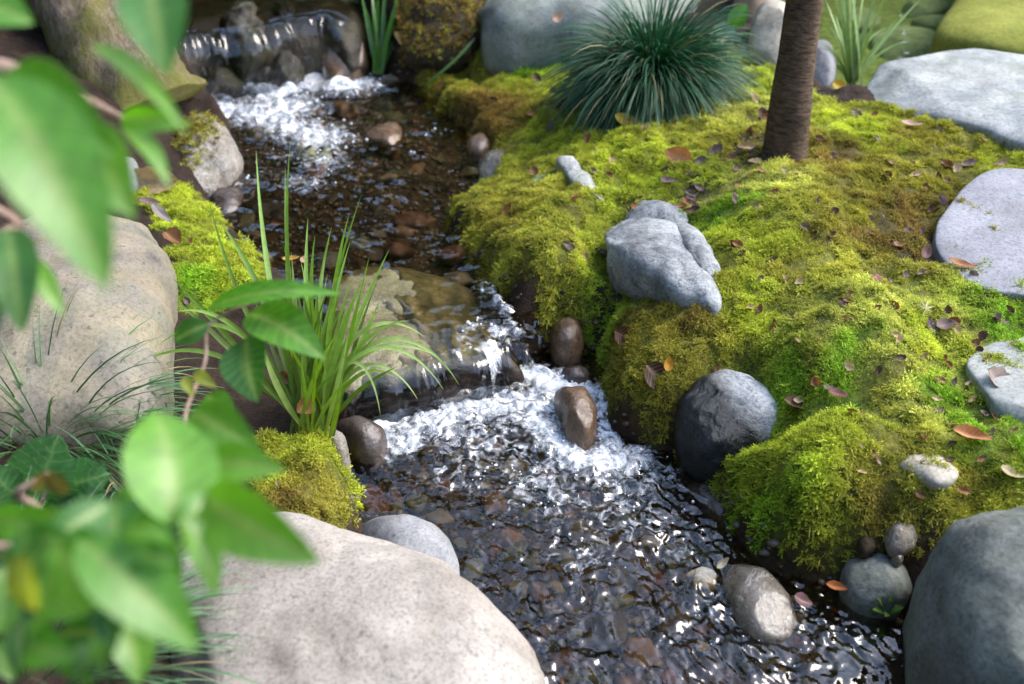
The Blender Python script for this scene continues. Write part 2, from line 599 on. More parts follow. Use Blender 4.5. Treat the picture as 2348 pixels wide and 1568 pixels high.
class Terrain:
    def __init__(self):
        C2 = [(x, y, 0.10 + (z - 0.10) * 0.74 if x > 980 and z > 0.10 else z) for x, y, z in CTRL]
        P = np.array([list(at(x, y, z)[:2]) + [z] for x, y, z in C2])
        self.X = P[:, :2]
        n = len(P)
        d = np.linalg.norm(self.X[:, None] - self.X[None], axis=2)
        K = self.phi(d) + np.eye(n) * 0.0025
        A = np.zeros((n + 3, n + 3))
        A[:n, :n] = K
        A[:n, n] = 1
        A[:n, n + 1:] = self.X
        A[n:, :n] = A[:n, n:].T
        b = np.zeros(n + 3)
        b[:n] = P[:, 2]
        self.w = np.linalg.solve(A, b)

    @staticmethod
    def phi(r):
        return np.where(r < 1e-9, 0, r * r * np.log(np.maximum(r, 1e-9)))

    def bank(self, x, y):
        x, y = np.asarray(x, float), np.asarray(y, float)
        sh = x.shape
        q = np.stack([x.ravel(), y.ravel()], 1)
        z = np.zeros(len(q))
        for s in range(0, len(q), 20000):
            qq = q[s:s + 20000]
            d = np.linalg.norm(qq[:, None] - self.X[None], axis=2)
            z[s:s + 20000] = self.phi(d) @ self.w[:len(self.X)] + self.w[-3] + qq @ self.w[-2:]
        z = np.clip(z, -0.02, 0.5).reshape(sh)
        far = smooth(0.0, 1.5, np.maximum.reduce([np.abs(x - 0.2) - 2.0, y - 4.0, 0.4 - y]))
        z = z * (1 - far) + 0.3 * far
        return z

    def parts(self, x, y):
        x, y = np.asarray(x, float), np.asarray(y, float)
        z = self.bank(x, y)
        z = z + 0.014 * fbm(x * 9, y * 9, 0.3, 4, 3) + 0.016 * (0.45 - np.abs(fbm(x * 6.5, y * 6.5, 5.3, 2, 13))) + 0.006 * fbm(x * 30, y * 30, 0.1, 3, 9)
        wob = 0.012 * fbm(x * 14, y * 14, 1.7, 3, 21)
        dl, du, dt, dp = [poly_sd(x, y, p) + wob for p in (P_LOW, P_UP, P_TOP, P_POND)]
        bed = 0.010 * fbm(x * 12, y * 12, 4.0, 4, 5)
        for d, zb in ((dp, Z_POND - 0.17), (dt, Z_TOP - 0.03), (du, Z_UP - 0.055), (dl, Z_LOW - 0.06)):
            w = smooth(0.045, -0.03, d)
            z = np.where(d < 0.05, z * (1 - w) + np.minimum(z, zb + bed) * w, z)
        return z, np.minimum.reduce([dl, du, dt, dp]), dl, du

    def h(self, x, y):
        return self.parts(x, y)[0]

    def h1(self, x, y):
        return float(self.h(np.array([x]), np.array([y]))[0])

    def hit(self, px, py):
        """walk the view ray until it meets the ground"""
        d = np.linspace(0.6, 6.5, 700)
        r = ray(px, py)
        p = np.array([0, 0, CAMZ]) + d[:, None] * r
        z = self.h(p[:, 0], p[:, 1])
        below = np.nonzero(p[:, 2] < z)[0]
        k = below[0] if len(below) else len(d) - 1
        q = p[k]
        q[2] = z[k]
        return q

    def normal(self, x, y, e=0.012):
        hx = (self.h(x + e, y) - self.h(x - e, y)) / (2 * e)
        hy = (self.h(x, y + e) - self.h(x, y - e)) / (2 * e)
        n = np.stack([-hx, -hy, np.ones_like(hx)], -1)
        return n / np.linalg.norm(n, axis=-1, keepdims=True)


T = Terrain()

# moss colour field, sampled by place -------------------------------------
L_, O_, G_, B_, P_, D_ = (0.37, 0.42, 0.032), (0.37, 0.36, 0.045), (0.18, 0.34, 0.016), (0.19, 0.125, 0.026), (0.46, 0.47, 0.085), (0.27, 0.25, 0.028)
MOSSCOL = [(1100, 190, D_), (1200, 160, G_), (1300, 200, L_), (1150, 260, B_), (1080, 280, B_), (1300, 280, L_), (1450, 380, L_), (1550, 430, L_), (1250, 440, O_), (1300, 560, O_), (1150, 500, D_),
           (1310, 620, L_), (1250, 640, O_), (1330, 690, G_), (1220, 700, B_), (1500, 700, B_), (1450, 800, D_), (1500, 900, D_), (1480, 980, D_), (1600, 760, B_), (1650, 820, O_), (1700, 420, P_), (1640, 480, G_), (1700, 540, L_), (1850, 600, O_),
           (1780, 430, P_), (1950, 480, D_), (2050, 480, B_), (2050, 570, B_), (2000, 400, D_), (2150, 320, D_), (1950, 300, L_), (2300, 380, L_), (2200, 400, D_), (1900, 380, B_), (1700, 690, L_), (1900, 720, P_), (2050, 740, P_),
           (1950, 830, G_), (1850, 800, O_), (1900, 890, G_), (1800, 850, G_), (2050, 850, P_), (2150, 800, L_), (2050, 920, O_), (2200, 740, P_), (2280, 720, G_), (1850, 1000, L_), (1950, 1000, L_), (1800, 1100, L_), (1750, 1150, G_),
           (1880, 1200, L_), (1830, 1260, O_), (1950, 1130, O_), (1980, 1180, B_), (2100, 1080, O_), (2250, 1130, D_), (2330, 1020, G_), (2200, 950, G_), (2100, 960, P_), (1700, 250, P_), (1720, 330, D_), (1740, 180, L_),
           (460, 450, L_), (450, 580, L_), (540, 620, L_), (430, 650, G_), (700, 1060, L_), (780, 1080, L_), (640, 1140, B_), (730, 1150, D_), (430, 900, B_), (300, 280, B_), (400, 350, B_), (1000, 60, B_)]
MC_XY = np.array([T.hit(x, y)[:2] for x, y, _ in MOSSCOL])
MC_C = np.array([c for _, _, c in MOSSCOL])


def moss_color(x, y):
    q = np.stack([x + 0.05 * fbm(x * 12, y * 12, 8.0, 3, 31), y + 0.05 * fbm(x * 12, y * 12, 3.0, 3, 32)], -1)
    out = np.zeros((len(x), 3))
    for s in range(0, len(x), 20000):
        d2 = ((q[s:s + 20000, None] - MC_XY[None]) ** 2).sum(2)
        w = 1 / (d2 + 0.0006) ** 1.6
        out[s:s + 20000] = (w @ MC_C) / w.sum(1, keepdims=True)
    v = 1 + 0.28 * fbm(x * 22, y * 22, 0.0, 3, 33)
    br = smooth(0.25, 0.8, fbm(x * 16, y * 16, 5.0, 3, 35))[:, None]
    out = out * (1 - 0.25 * br) + np.array(B_) * 0.25 * br
    return out * v[:, None]


MOSS_ZONES = [  # picture outlines of the carpet, laid on the ground
    [(960, 130), (1100, 95), (1300, 90), (1500, 60), (1700, 130), (1780, 170), (1900, 240), (1990, 240), (2150, 270), (2420, 360), (2420, 1220), (2150, 1190), (2060, 1250), (1930, 1290), (1850, 1345), (1730, 1290),
     (1650, 1120), (1560, 1030), (1380, 1000), (1350, 880), (1360, 780), (1250, 780), (1160, 690), (1100, 600), (1020, 520), (1060, 420), (1130, 390), (1060, 300), (990, 240)],
    [(285, 450), (420, 425), (480, 470), (520, 560), (600, 590), (610, 640), (560, 690), (450, 720), (385, 690), (400, 600), (380, 530), (330, 480)],
    [(585, 1015), (660, 1000), (760, 1000), (815, 1060), (825, 1120), (790, 1215), (740, 1230), (640, 1190), (585, 1110)],
]


def zone_world(z):
    return [tuple(T.hit(x, y)[:2]) for x, y in z]


ZONES = [zone_world(z) for z in MOSS_ZONES]
SOIL_SPOTS = [(1740, 345, .10), (1600, 440, .05), (1400, 690, .04), (1460, 490, .05), (2090, 600, .04), (2150, 560, .05), (1980, 700, .0)]
SOIL_W = [(T.hit(x, y)[:2], r) for x, y, r in SOIL_SPOTS]


def moss_density(x, y):
    sd = np.minimum.reduce([poly_sd(x, y, z) for z in ZONES]) + 0.02 * fbm(x * 18, y * 18, 2.0, 3, 41)
    m = smooth(0.015, -0.02, sd)
    for c, r in SOIL_W:
        if r > 0:
            d = np.hypot(x - c[0], y - c[1]) + 0.02 * fbm(x * 20, y * 20, 1.0, 2, 43)
            m = m * (0.15 + 0.85 * smooth(r * 0.6, r * 1.2, d))
    return m


def axis(fine0, fine1, step, lo, hi):
    a = np.arange(fine0, fine1, step)
    out, s, v = [], step, fine0
    while v > lo:
        s *= 1.35
        v -= s
        out.append(v)
    left = out[::-1]
    out, s, v = [], step, a[-1]
    while v < hi:
        s *= 1.35
        v += s
        out.append(v)
    return np.concatenate([left, a, out])


gx, gy = axis(-1.9, 2.3, 0.0135, -60, 60), axis(0.6, 4.6, 0.0135, -60, 90)
GX, GY = np.meshgrid(gx, gy)
GZ, GD, GL, GU = T.parts(GX, GY)
fx, fy = GX.ravel(), GY.ravel()
md = moss_density(fx, fy)
inch = smooth(0.02, -0.02, GD.ravel())
soil = np.array(alb((58, 42, 30), 0.5))
bedc = np.array(alb((86, 64, 42), 0.35))
mossc = moss_color(fx, fy) * 0.30
gcol = soil[None] * (1 - md[:, None]) + mossc * md[:, None]
pnd = smooth(0.02, -0.02, poly_sd(fx, fy, P_POND))[:, None]
bedp = bedc[None] * (1 - pnd) + np.array((0.17, 0.20, 0.075))[None] * pnd
gcol = gcol * (1 - inch[:, None]) + bedp * inch[:, None]
gm = mesh_from('ground', np.stack([fx, fy, GZ.ravel()], 1), grid_faces(len(gx), len(gy)), True, {'gcol': gcol})
tag(link('ground', gm, ground_mat()), 'dark soil banks and gravel bed of a small garden stream', 'ground', kind='structure')


# ------------------------------------------------------------------ rocks
def rock_mesh(name, outline, zeq, h, p=2.3, depth=0.12, seed=1, amp=0.02, freq=7.0, tilt=(0, 0), facets=3, n=100, correct=True, px=True, ring=26):
    """stone from its outline on the ground: rounded cap above, belly below, worn facets and lumps"""
    O = np.array(outline, float)
    if px:
        c = O.mean(0)
        if correct:
            P = at(c[0], c[1], zeq)
            d = depth_of(P)
            r = ray(*c)
            a = math.atan2(-r[2], math.hypot(r[0], r[1]))
            S = (c[1] - O[:, 1].min()) * d / FPX
            b2 = max(S * S - (h * math.cos(a)) ** 2, (0.45 * S) ** 2)
            k = math.sqrt(b2) / S
            O = O.copy()
            up = O[:, 1] < c[1]
            O[up, 1] = c[1] + (O[up, 1] - c[1]) * k
        W = np.array([at(x, y, zeq)[:2] for x, y in O])
    else:
        W = O
    if np.sum(W[:, 0] * np.roll(W[:, 1], -1) - np.roll(W[:, 0], -1) * W[:, 1]) < 0:
        W = W[::-1]
    W = catmull(W, n)
    # even spacing
    seg = np.linalg.norm(np.diff(np.vstack([W, W[:1]]), axis=0), axis=1)
    s = np.concatenate([[0], np.cumsum(seg)])
    q = np.linspace(0, s[-1], n, endpoint=False)
    Wc = np.vstack([W, W[:1]])
    W = np.stack([np.interp(q, s, Wc[:, 0]), np.interp(q, s, Wc[:, 1])], 1)
    c = W.mean(0)
    size = np.linalg.norm(W - c, axis=1).mean()
    phis = np.concatenate([np.linspace(-1.35, -0.12, 8), np.linspace(0, math.pi / 2 - 0.012, ring)])
    rows = []
    for ph in phis:
        rr = abs(math.cos(ph)) ** (2 / p)
        zz = math.copysign(abs(math.sin(ph)) ** (2 / p), ph) * (h if ph > 0 else depth)
        xy = c + (W - c) * rr
        rows.append(np.column_stack([xy, np.full(n, zz)]))
    V = np.concatenate(rows)
    rr_ = np.random.default_rng(seed)
    # worn facets: shave with a few planes
    Lc = V - np.array([c[0], c[1], 0])
    for i in range(facets):
        az = rr_.uniform(0, 2 * math.pi)
        el = rr_.uniform(0.45, 1.25)
        nn = np.array([math.cos(az) * math.cos(el), math.sin(az) * math.cos(el), math.sin(el)])
        dist = Lc @ nn
        lim = np.quantile(dist, rr_.uniform(0.86, 0.96))
        over = np.maximum(dist - lim, 0)
        Lc = Lc - (over * 0.75)[:, None] * nn
    V = Lc
    V[:, 2] += tilt[0] * V[:, 0] + tilt[1] * V[:, 1]
    nrm = V / np.maximum(np.linalg.norm(V, axis=1, keepdims=True), 1e-6)
    f = freq * 0.16 / max(size, 0.02)
    D = fbm(V[:, 0] * f, V[:, 1] * f, V[:, 2] * f + seed * 3.7, 5, seed, 0.52)
    V = V + nrm * (D * amp * size / 0.16)[:, None]
    top = len(V)
    V = np.vstack([V, V[-n:].mean(0)[None], V[:n].mean(0)[None]])
    F = [tuple(x) for x in grid_faces(n, len(phis), True)]
    last = (len(phis) - 1) * n
    for i in range(n):
        F.append((last + i, last + (i + 1) % n, top))
        F.append(((i + 1) % n, i, top + 1))
    me = mesh_from(name, V, F)
    return me, np.array([c[0], c[1], zeq])


ROCK_SURF = {}


def rock(name, label, outline, zeq, h, mat, cat='rock', key=None, group=None, **kw):
    if isinstance(zeq, tuple):
        O = np.array(outline, float)
        fr = O[O[:, 1] >= O[:, 1].mean()]
        zeq = float(np.mean([T.hit(x, y)[2] for x, y in fr])) + zeq[0]
    if kw.pop('lay', False):      # bed the slab along the slope it lies on
        c_ = at(*np.mean(np.array(outline, float), axis=0), zeq)
        e_ = .12
        gx_, gy_ = [T.bank(np.array([c_[0] + a_, c_[0] - a_]), np.array([c_[1] + b_, c_[1] - b_])) for a_, b_ in ((e_, 0), (0, e_))]
        kw['tilt'] = tuple(float(np.clip((g_[0] - g_[1]) / (2 * e_), -.25, .25)) for g_ in (gx_, gy_))
    me, loc = rock_mesh(name, outline, zeq, h, **kw)
    o = link(name, me, mat, loc=tuple(loc))
    tag(o, label, cat, group)
    if key:
        ROCK_SURF[key] = (o, me, loc)
    return o


M = {}
M['beige'] = rock_mat('pale_beige_granite', (156, 147, 137), (194, 185, 174), (96, 90, 84), 0.45, 7, 0.75, 0.3, 0.35, grain=170)
M['tan'] = rock_mat('tan_banded_stone', (138, 128, 118), (178, 163, 144), (70, 62, 58), 0.6, 6, 0.8, 0.3, 0.4, stripes=dict(rot=(0.5, 0.3, 0.62), scale=3.4, col=(128, 128, 130)), green=((120, 124, 70), 0.35), grain=150)
M['grey'] = rock_mat('grey_stone', (140, 140, 142), (182, 180, 180), (80, 78, 78), 0.4, 9, 0.7, 0.35, 0.4, grain=190)
M['bluegrey'] = rock_mat('blue_grey_stone', (126, 130, 134), (196, 200, 200), (58, 64, 70), 0.5, 13, 0.75, 0.3, 0.8, grain=150)
M['white'] = rock_mat('white_lichened_stone', (176, 178, 178), (232, 232, 228), (104, 104, 112), 0.5, 11, 0.8, 0.3, 0.5, green=((140, 150, 108), 0.35), grain=130)
M['longslab'] = rock_mat('lichened_blue_grey_slab', (146, 152, 154), (206, 208, 206), (96, 98, 108), 0.5, 9, 0.8, 0.3, 0.5, green=((138, 146, 112), 0.4), grain=120)
M['lilac'] = rock_mat('lilac_grey_slab', (146, 146, 152), (176, 176, 182), (108, 108, 114), 0.4, 6, 0.8, 0.25, 0.25, grain=160)
M['slab'] = rock_mat('pale_grey_green_slab', (160, 164, 160), (188, 190, 184), (118, 120, 118), 0.35, 6, 0.8, 0.25, 0.25, grain=150)
M['greengrey'] = rock_mat('green_grey_boulder', (138, 144, 138), (184, 188, 182), (72, 78, 74), 0.4, 7, 0.8, 0.3, 0.35, green=((92, 112, 80), 0.5), grain=140)
M['round'] = rock_mat('rough_grey_boulder', (118, 122, 116), (150, 154, 148), (76, 80, 76), 0.5, 8, 0.85, 0.25, 0.5, green=((96, 110, 88), 0.4), grain=120)
M['blackwhite'] = rock_mat('half_wet_shade_tinted_boulder', (200, 204, 208), (236, 238, 238), (84, 88, 94), 0.5, 12, 0.6, 0.4, 0.9, wet=dict(dir=(-0.9, -0.25, -0.35), at=1.05, soft=0.06, tint=(52, 56, 62), ragged=0.07), grain=150)  # left side's tint mixes wet stone with painted shade
M['wetdark'] = rock_mat('wet_dark_stone', (74, 62, 56), (104, 92, 84), (44, 40, 38), 0.4, 12, 0.24, 0.6, 0.4, grain=200)
M['wetbrown'] = rock_mat('wet_brown_stone', (96, 74, 56), (140, 112, 88), (44, 36, 30), 0.5, 11, 0.2, 0.7, 0.5, grain=150)
M['wettan'] = rock_mat('wet_tan_stone', (96, 86, 70), (150, 142, 132), (70, 60, 50), 0.5, 8, 0.18, 0.6, 0.4, veins=0.4, grain=160)
M['wetweir'] = rock_mat('wet_weir_stone', (116, 108, 76), (156, 148, 104), (50, 42, 28), 0.6, 10, 0.3, 0.5, 0.6, grain=130, wet=dict(dir=(0, -0.06, -1.0), at=4.7, soft=0.02, tint=(92, 58, 38), ragged=0.05))  # front face tinted darker for its shade as well as the wet
M['wetfall'] = rock_mat('wet_waterfall_stone', (34, 24, 15), (62, 45, 25), (22, 16, 10), 0.6, 10, 0.36, 0.35, 0.8, green=((62, 66, 30), 0.6), grain=110)
M['mossy'] = rock_mat('mossy_dark_stone', (60, 50, 36), (92, 82, 60), (34, 28, 22), 0.5, 9, 0.85, 0.2, 0.7, grain=120)
M['swirl'] = rock_mat('pale_swirled_stone', (132, 120, 104), (186, 178, 166), (70, 64, 54), 0.5, 14, 0.6, 0.35, 0.8, veins=0.5, grain=140)
M['cream'] = rock_mat('cream_stone', (190, 180, 160), (214, 206, 190), (150, 140, 122), 0.25, 6, 0.8, 0.25, 0.25, grain=130)
M['pink'] = rock_mat('pinkish_stone', (186, 150, 126), (208, 178, 156), (150, 118, 96), 0.25, 6, 0.8, 0.25, 0.25, grain=130)
M['lime'] = rock_mat('algae_covered_slab', (128, 134, 50), (160, 162, 72), (104, 108, 40), 0.3, 5, 0.9, 0.2, 0.3, grain=100)
M['pondstone'] = rock_mat('algae_green_pond_stone', (142, 150, 118), (184, 190, 162), (70, 80, 54), 0.4, 8, 0.8, 0.25, 0.4, grain=110)

rock('boulder', 'huge smooth pale beige boulder filling the near left bank of the stream',
     [(470, 1235), (560, 1190), (650, 1188), (730, 1205), (830, 1245), (950, 1285), (1040, 1328), (1120, 1388), (1190, 1462), (1224, 1545), (1226, 1650), (1180, 1800), (900, 1880), (560, 1860), (370, 1740), (352, 1560), (370, 1380)],
     0.07, 0.13, M['beige'], seed=3, amp=0.010, depth=0.2, p=2.4, facets=2, key='beige', n=140, ring=34)
rock('stone', 'grey egg shaped stone wedged behind the pale beige boulder at the water',
     [(832, 1235), (850, 1195), (900, 1172), (955, 1182), (1005, 1222), (1042, 1280), (1055, 1335), (1010, 1380), (920, 1370), (850, 1310)], 0.03, 0.07, M['grey'], seed=5, amp=0.008, facets=2)
rock('boulder', 'large tan boulder with grey stripes on the left bank',
     [(-60, 640), (20, 545), (120, 495), (260, 476), (335, 492), (372, 535), (395, 610), (400, 700), (402, 790), (396, 870), (368, 940), (300, 990), (120, 1010), (-80, 1000), (-160, 820)], 0.18, 0.16, M['tan'], seed=7, amp=0.012, depth=0.25, facets=2, key='tan', n=130, ring=34)
rock('rock', 'round swirled rock with a cap of moss at the upper pool edge',
     [(395, 370), (415, 310), (460, 280), (505, 285), (537, 318), (547, 362), (525, 402), (475, 432), (425, 430), (395, 410)], 0.13, 0.12, M['swirl'], seed=9, amp=0.016, key='cap', p=2.1, facets=1)
rock('stone', 'dark brown wet stone lying at the foot of the grass clump',
     [(765, 985), (785, 965), (830, 962), (870, 985), (890, 1015), (880, 1050), (840, 1062), (795, 1040), (768, 1015)], 0.0, 0.06, M['wetdark'], seed=11, amp=0.006, facets=1)
rock('stone', 'upright shiny brown wet stone standing in the white water',
     [(1268, 905), (1275, 882), (1320, 880), (1345, 895), (1362, 950), (1368, 1000), (1345, 1030), (1305, 1020), (1285, 975), (1272, 940)], 0.0, 0.07, M['wetbrown'], seed=13, amp=0.012, facets=3)
rock('boulder', 'boulder half black with wet and painted shade, half pale, at the moss bank edge',
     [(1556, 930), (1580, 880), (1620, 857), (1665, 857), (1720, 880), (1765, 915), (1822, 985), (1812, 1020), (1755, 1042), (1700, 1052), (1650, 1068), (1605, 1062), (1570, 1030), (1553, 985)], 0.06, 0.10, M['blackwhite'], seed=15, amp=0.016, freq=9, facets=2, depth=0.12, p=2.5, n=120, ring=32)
rock('stone', 'black submerged stone below the half black boulder',
     [(1570, 1095), (1620, 1080), (1680, 1100), (1700, 1160), (1690, 1210), (1640, 1200), (1590, 1150)], -0.02, 0.03, M['wetdark'], seed=17, amp=0.01)
rock('rock', 'smooth blue grey rock set in the moss with a rounded nose',
     [(1386, 535), (1410, 502), (1470, 508), (1550, 524), (1592, 562), (1620, 615), (1656, 690), (1642, 722), (1600, 705), (1550, 690), (1490, 645), (1430, 600), (1395, 575)], (0.008,), 0.045, M['bluegrey'], seed=19, amp=0.012, freq=8, facets=1, p=2.6)
rock('rock', 'pale grey rock tucked behind the blue grey rock in the moss',
     [(1535, 520), (1570, 512), (1610, 545), (1640, 600), (1656, 650), (1640, 668), (1600, 640), (1560, 590)], (0.0,), 0.035, M['bluegrey'], seed=21, amp=0.012, facets=1)
rock('rock', 'low flat grey rock with orange leaf beside it, above the blue grey rock',
     [(1436, 490), (1450, 465), (1500, 458), (1550, 475), (1585, 505), (1560, 520), (1500, 512), (1450, 508)], (0.005,), 0.025, M['bluegrey'], seed=23, amp=0.012, facets=4)
rock('rock', 'narrow white ridge of rock showing through the lime moss',
     [(1268, 345), (1285, 334), (1305, 352), (1330, 385), (1365, 415), (1392, 442), (1385, 455), (1350, 440), (1310, 415), (1280, 375)], (0.004,), 0.012, M['white'], seed=25, amp=0.02, facets=4)
rock('stone', 'yellowish grey rounded stone at the moss edge of the upper pool',
     [(1098, 385), (1112, 358), (1145, 345), (1172, 358), (1178, 388), (1160, 415), (1125, 420), (1100, 408)], 0.10, 0.055, M['wettan'], seed=27, amp=0.006, facets=1)
rock('stone', 'small dark stone behind the yellowish grey stone of the upper pool',
     [(1138, 348), (1155, 335), (1178, 342), (1185, 365), (1170, 378), (1145, 370)], 0.11, 0.035, M['wetdark'], seed=28, amp=0.006)
rock('stone', 'small brown ringed stone at the right edge of the upper pool',
     [(1068, 330), (1080, 310), (1105, 305), (1125, 320), (1122, 345), (1100, 354), (1075, 348)], 0.10, 0.035, M['wetbrown'], seed=29, amp=0.006)
rock('boulder', 'big green grey boulder standing behind the dark grass tuft',
     [(1092, 60), (1100, 5), (1160, -50), (1300, -70), (1450, -60), (1600, -20), (1560, 60), (1500, 120), (1400, 125), (1250, 115), (1130, 112)], (0.0,), 0.20, M['greengrey'], seed=31, amp=0.012, p=3, depth=0.2, facets=3, correct=True)
rock('rock', 'wet brown grey rock right of the upper waterfall',
     [(700, 110), (715, 60), (760, 38), (815, 48), (842, 90), (845, 150), (800, 172), (740, 165)], 0.13, 0.15, M['wetbrown'], seed=33, amp=0.014, depth=0.15)
rock('rock', 'small wet brown rock left of the upper waterfall',
     [(372, 150), (385, 108), (420, 92), (455, 112), (465, 160), (440, 200), (395, 200)], 0.14, 0.10, M['wetbrown'], seed=35, amp=0.014)
rock('rock', 'dark rock overgrown with rusty moss beside the waterfall',
     [(900, 80), (915, -10), (970, -60), (1060, -60), (1110, -10), (1118, 60), (1085, 105), (1010, 118), (940, 110)], (0.0,), 0.20, M['mossy'], seed=37, amp=0.02, key='rusty', depth=0.2)
rock('slab', 'long pale lichened slab lying between the moss and the pond',
     [(1922, 222), (1955, 190), (2040, 150), (2108, 120), (2200, 122), (2350, 143), (2560, 175), (2640, 300), (2520, 390), (2347, 352), (2240, 312), (2130, 278), (2010, 252), (1930, 243)], (0.01,), 0.04, M['longslab'], seed=39, amp=0.008, p=4, depth=0.2, facets=3, tilt=(0.0, 0.0), n=130)
rock('stepping_stone', 'flat lilac grey stepping stone set in the moss',
     [(2138, 540), (2165, 480), (2228, 428), (2275, 411), (2350, 414), (2540, 440), (2600, 560), (2520, 690), (2347, 656), (2260, 642), (2180, 598)], (0.024,), 0.012, M['lilac'], cat='stepping stone', lay=True, seed=41, amp=0.004, p=5, depth=0.15, facets=1)
rock('stepping_stone', 'flat pale stepping stone with a crumpled grey leaf on it',
     [(2216, 830), (2265, 796), (2347, 783), (2500, 785), (2600, 880), (2520, 1040), (2347, 962), (2300, 940), (2245, 875)], (0.012,), 0.012, M['slab'], cat='stepping stone', lay=True, seed=43, amp=0.004, p=5, depth=0.15, facets=1)
rock('stone', 'small white speckled stone half sunk in the moss',
     [(2044, 1040), (2062, 1020), (2110, 1024), (2160, 1052), (2195, 1085), (2180, 1108), (2140, 1112), (2090, 1085), (2055, 1068)], (0.0,), 0.018, M['cream'], seed=45, amp=0.006, facets=0, depth=0.03)
rock('boulder', 'big round green grey boulder at the end of the right bank',
     [(2086, 1370), (2100, 1275), (2150, 1210), (2225, 1178), (2300, 1163), (2380, 1175), (2500, 1215), (2600, 1380), (2600, 1640), (2400, 1760), (2200, 1680), (2120, 1560)], 0.08, 0.20, M['round'], seed=47, amp=0.010, p=2.4, depth=0.22, facets=1, n=140, ring=34)
rock('stone', 'grey speckled stone at the foot of the moss beside the round boulder',
     [(1928, 1315), (1945, 1280), (1990, 1264), (2045, 1275), (2080, 1310), (2088, 1360), (2050, 1395), (1985, 1395), (1940, 1360)], 0.02, 0.05, M['round'], seed=49, amp=0.010, facets=2)
rock('stone', 'small upright pale stone against the moss and round boulder',
     [(2028, 1235), (2035, 1195), (2065, 1178), (2102, 1190), (2112, 1220), (2090, 1255), (2055, 1268), (2035, 1258)], (0.006,), 0.03, M['swirl'], seed=51, amp=0.010, facets=1, depth=0.03)
rock('pebble', 'small green mossy pebble above the grey speckled stone',
     [(1965, 1250), (1972, 1228), (1995, 1222), (2010, 1240), (2004, 1265), (1980, 1272)], (0.0,), 0.018, M['mossy'], seed=53, amp=0.006, depth=0.02)
rock('pebble', 'tiny tan pebble between the grey stone and round boulder',
     [(2042, 1284), (2048, 1272), (2064, 1271), (2070, 1284), (2058, 1294)], (0.004,), 0.012, M['wettan'], seed=54, amp=0.004, n=40, ring=10)
rock('stone', 'oval tan grey wet stone breaking the water of the lower stream',
     [(1658, 1330), (1672, 1298), (1715, 1290), (1768, 1330), (1805, 1385), (1824, 1430), (1815, 1465), (1775, 1482), (1720, 1470), (1685, 1420), (1665, 1375)], -0.012, 0.045, M['wettan'], seed=55, amp=0.008, facets=2)
rock('stone', 'small pale stone just under the water above the oval stone',
     [(1572, 1318), (1588, 1300), (1620, 1302), (1642, 1322), (1632, 1348), (1600, 1352), (1578, 1338)], -0.012, 0.02, M['cream'], seed=57, amp=0.005)
rock('stone', 'flat angular brown stone breaking the surface of the upper pool',
     [(838, 318), (860, 298), (895, 285), (920, 298), (918, 325), (898, 340), (865, 332)], 0.09, 0.03, M['wetbrown'], seed=59, amp=0.006, p=3.5, facets=4)
rock('stone', 'olive stone under the foam of the upper pool',
     [(678, 345), (690, 322), (725, 312), (755, 330), (752, 365), (720, 380), (690, 372)], 0.07, 0.03, M['pondstone'], seed=61, amp=0.006)
rock('stone', 'dark wet angular stone beside the moss capped rock',
     [(480, 455), (500, 430), (535, 425), (560, 450), (545, 490), (505, 500)], 0.085, 0.035, M['wetdark'], seed=62, amp=0.010, facets=4)
rock('stone', 'brown wet stone hanging below the green moss beside the weir',
     [(1256, 770), (1268, 742), (1300, 738), (1332, 760), (1338, 800), (1310, 822), (1272, 812)], 0.02, 0.06, M['wetbrown'], seed=63, amp=0.010)
rock('stone', 'grey wet stone below the brown stone in the stream',
     [(1285, 862), (1300, 846), (1335, 845), (1352, 862), (1342, 880), (1305, 882)], -0.005, 0.03, M['wetdark'], seed=64, amp=0.006)
rock('stone', 'small pale striped stone behind the tan curled leaf',
     [(258, 410), (275, 372), (305, 365), (320, 388), (312, 420), (280, 430)], (0.01,), 0.05, M['grey'], seed=65, amp=0.006)
rock('stone', 'rough brown stone at the mossy corner beside the dark wet stone',
     [(740, 1020), (760, 1002), (790, 1010), (800, 1040), (785, 1060), (750, 1050)], 0.06, 0.05, M['swirl'], seed=66, amp=0.014)
# beyond the trunk
rock('rock', 'pinkish rock in the far bed behind the grass tuft',
     [(1680, 20), (1690, -40), (1740, -60), (1775, -20), (1775, 40), (1730, 52), (1695, 45)], (0.0,), 0.18, M['pink'], seed=67, amp=0.008)
rock('rock', 'cream rock standing left of the slim trunk',
     [(1715, 110), (1722, 50), (1755, 32), (1800, 50), (1815, 110), (1800, 160), (1755, 155), (1725, 140)], (0.0,), 0.14, M['cream'], seed=69, amp=0.008)
rock('rock', 'white rock at the pond edge right of the slim trunk',
     [(1838, 150), (1850, 105), (1880, 95), (1905, 130), (1912, 180), (1885, 205), (1850, 195)], (0.0,), 0.09, M['grey'], seed=71, amp=0.006)
rock('slab', 'large yellow green algae covered slab rising beyond the pond',
     [(2170, 120), (2195, 60), (2225, -20), (2262, -130), (2700, -160), (2800, 120), (2600, 200), (2347, 170)], 0.22, 0.12, M['lime'], seed=73, amp=0.014, p=6, depth=0.3, facets=0)
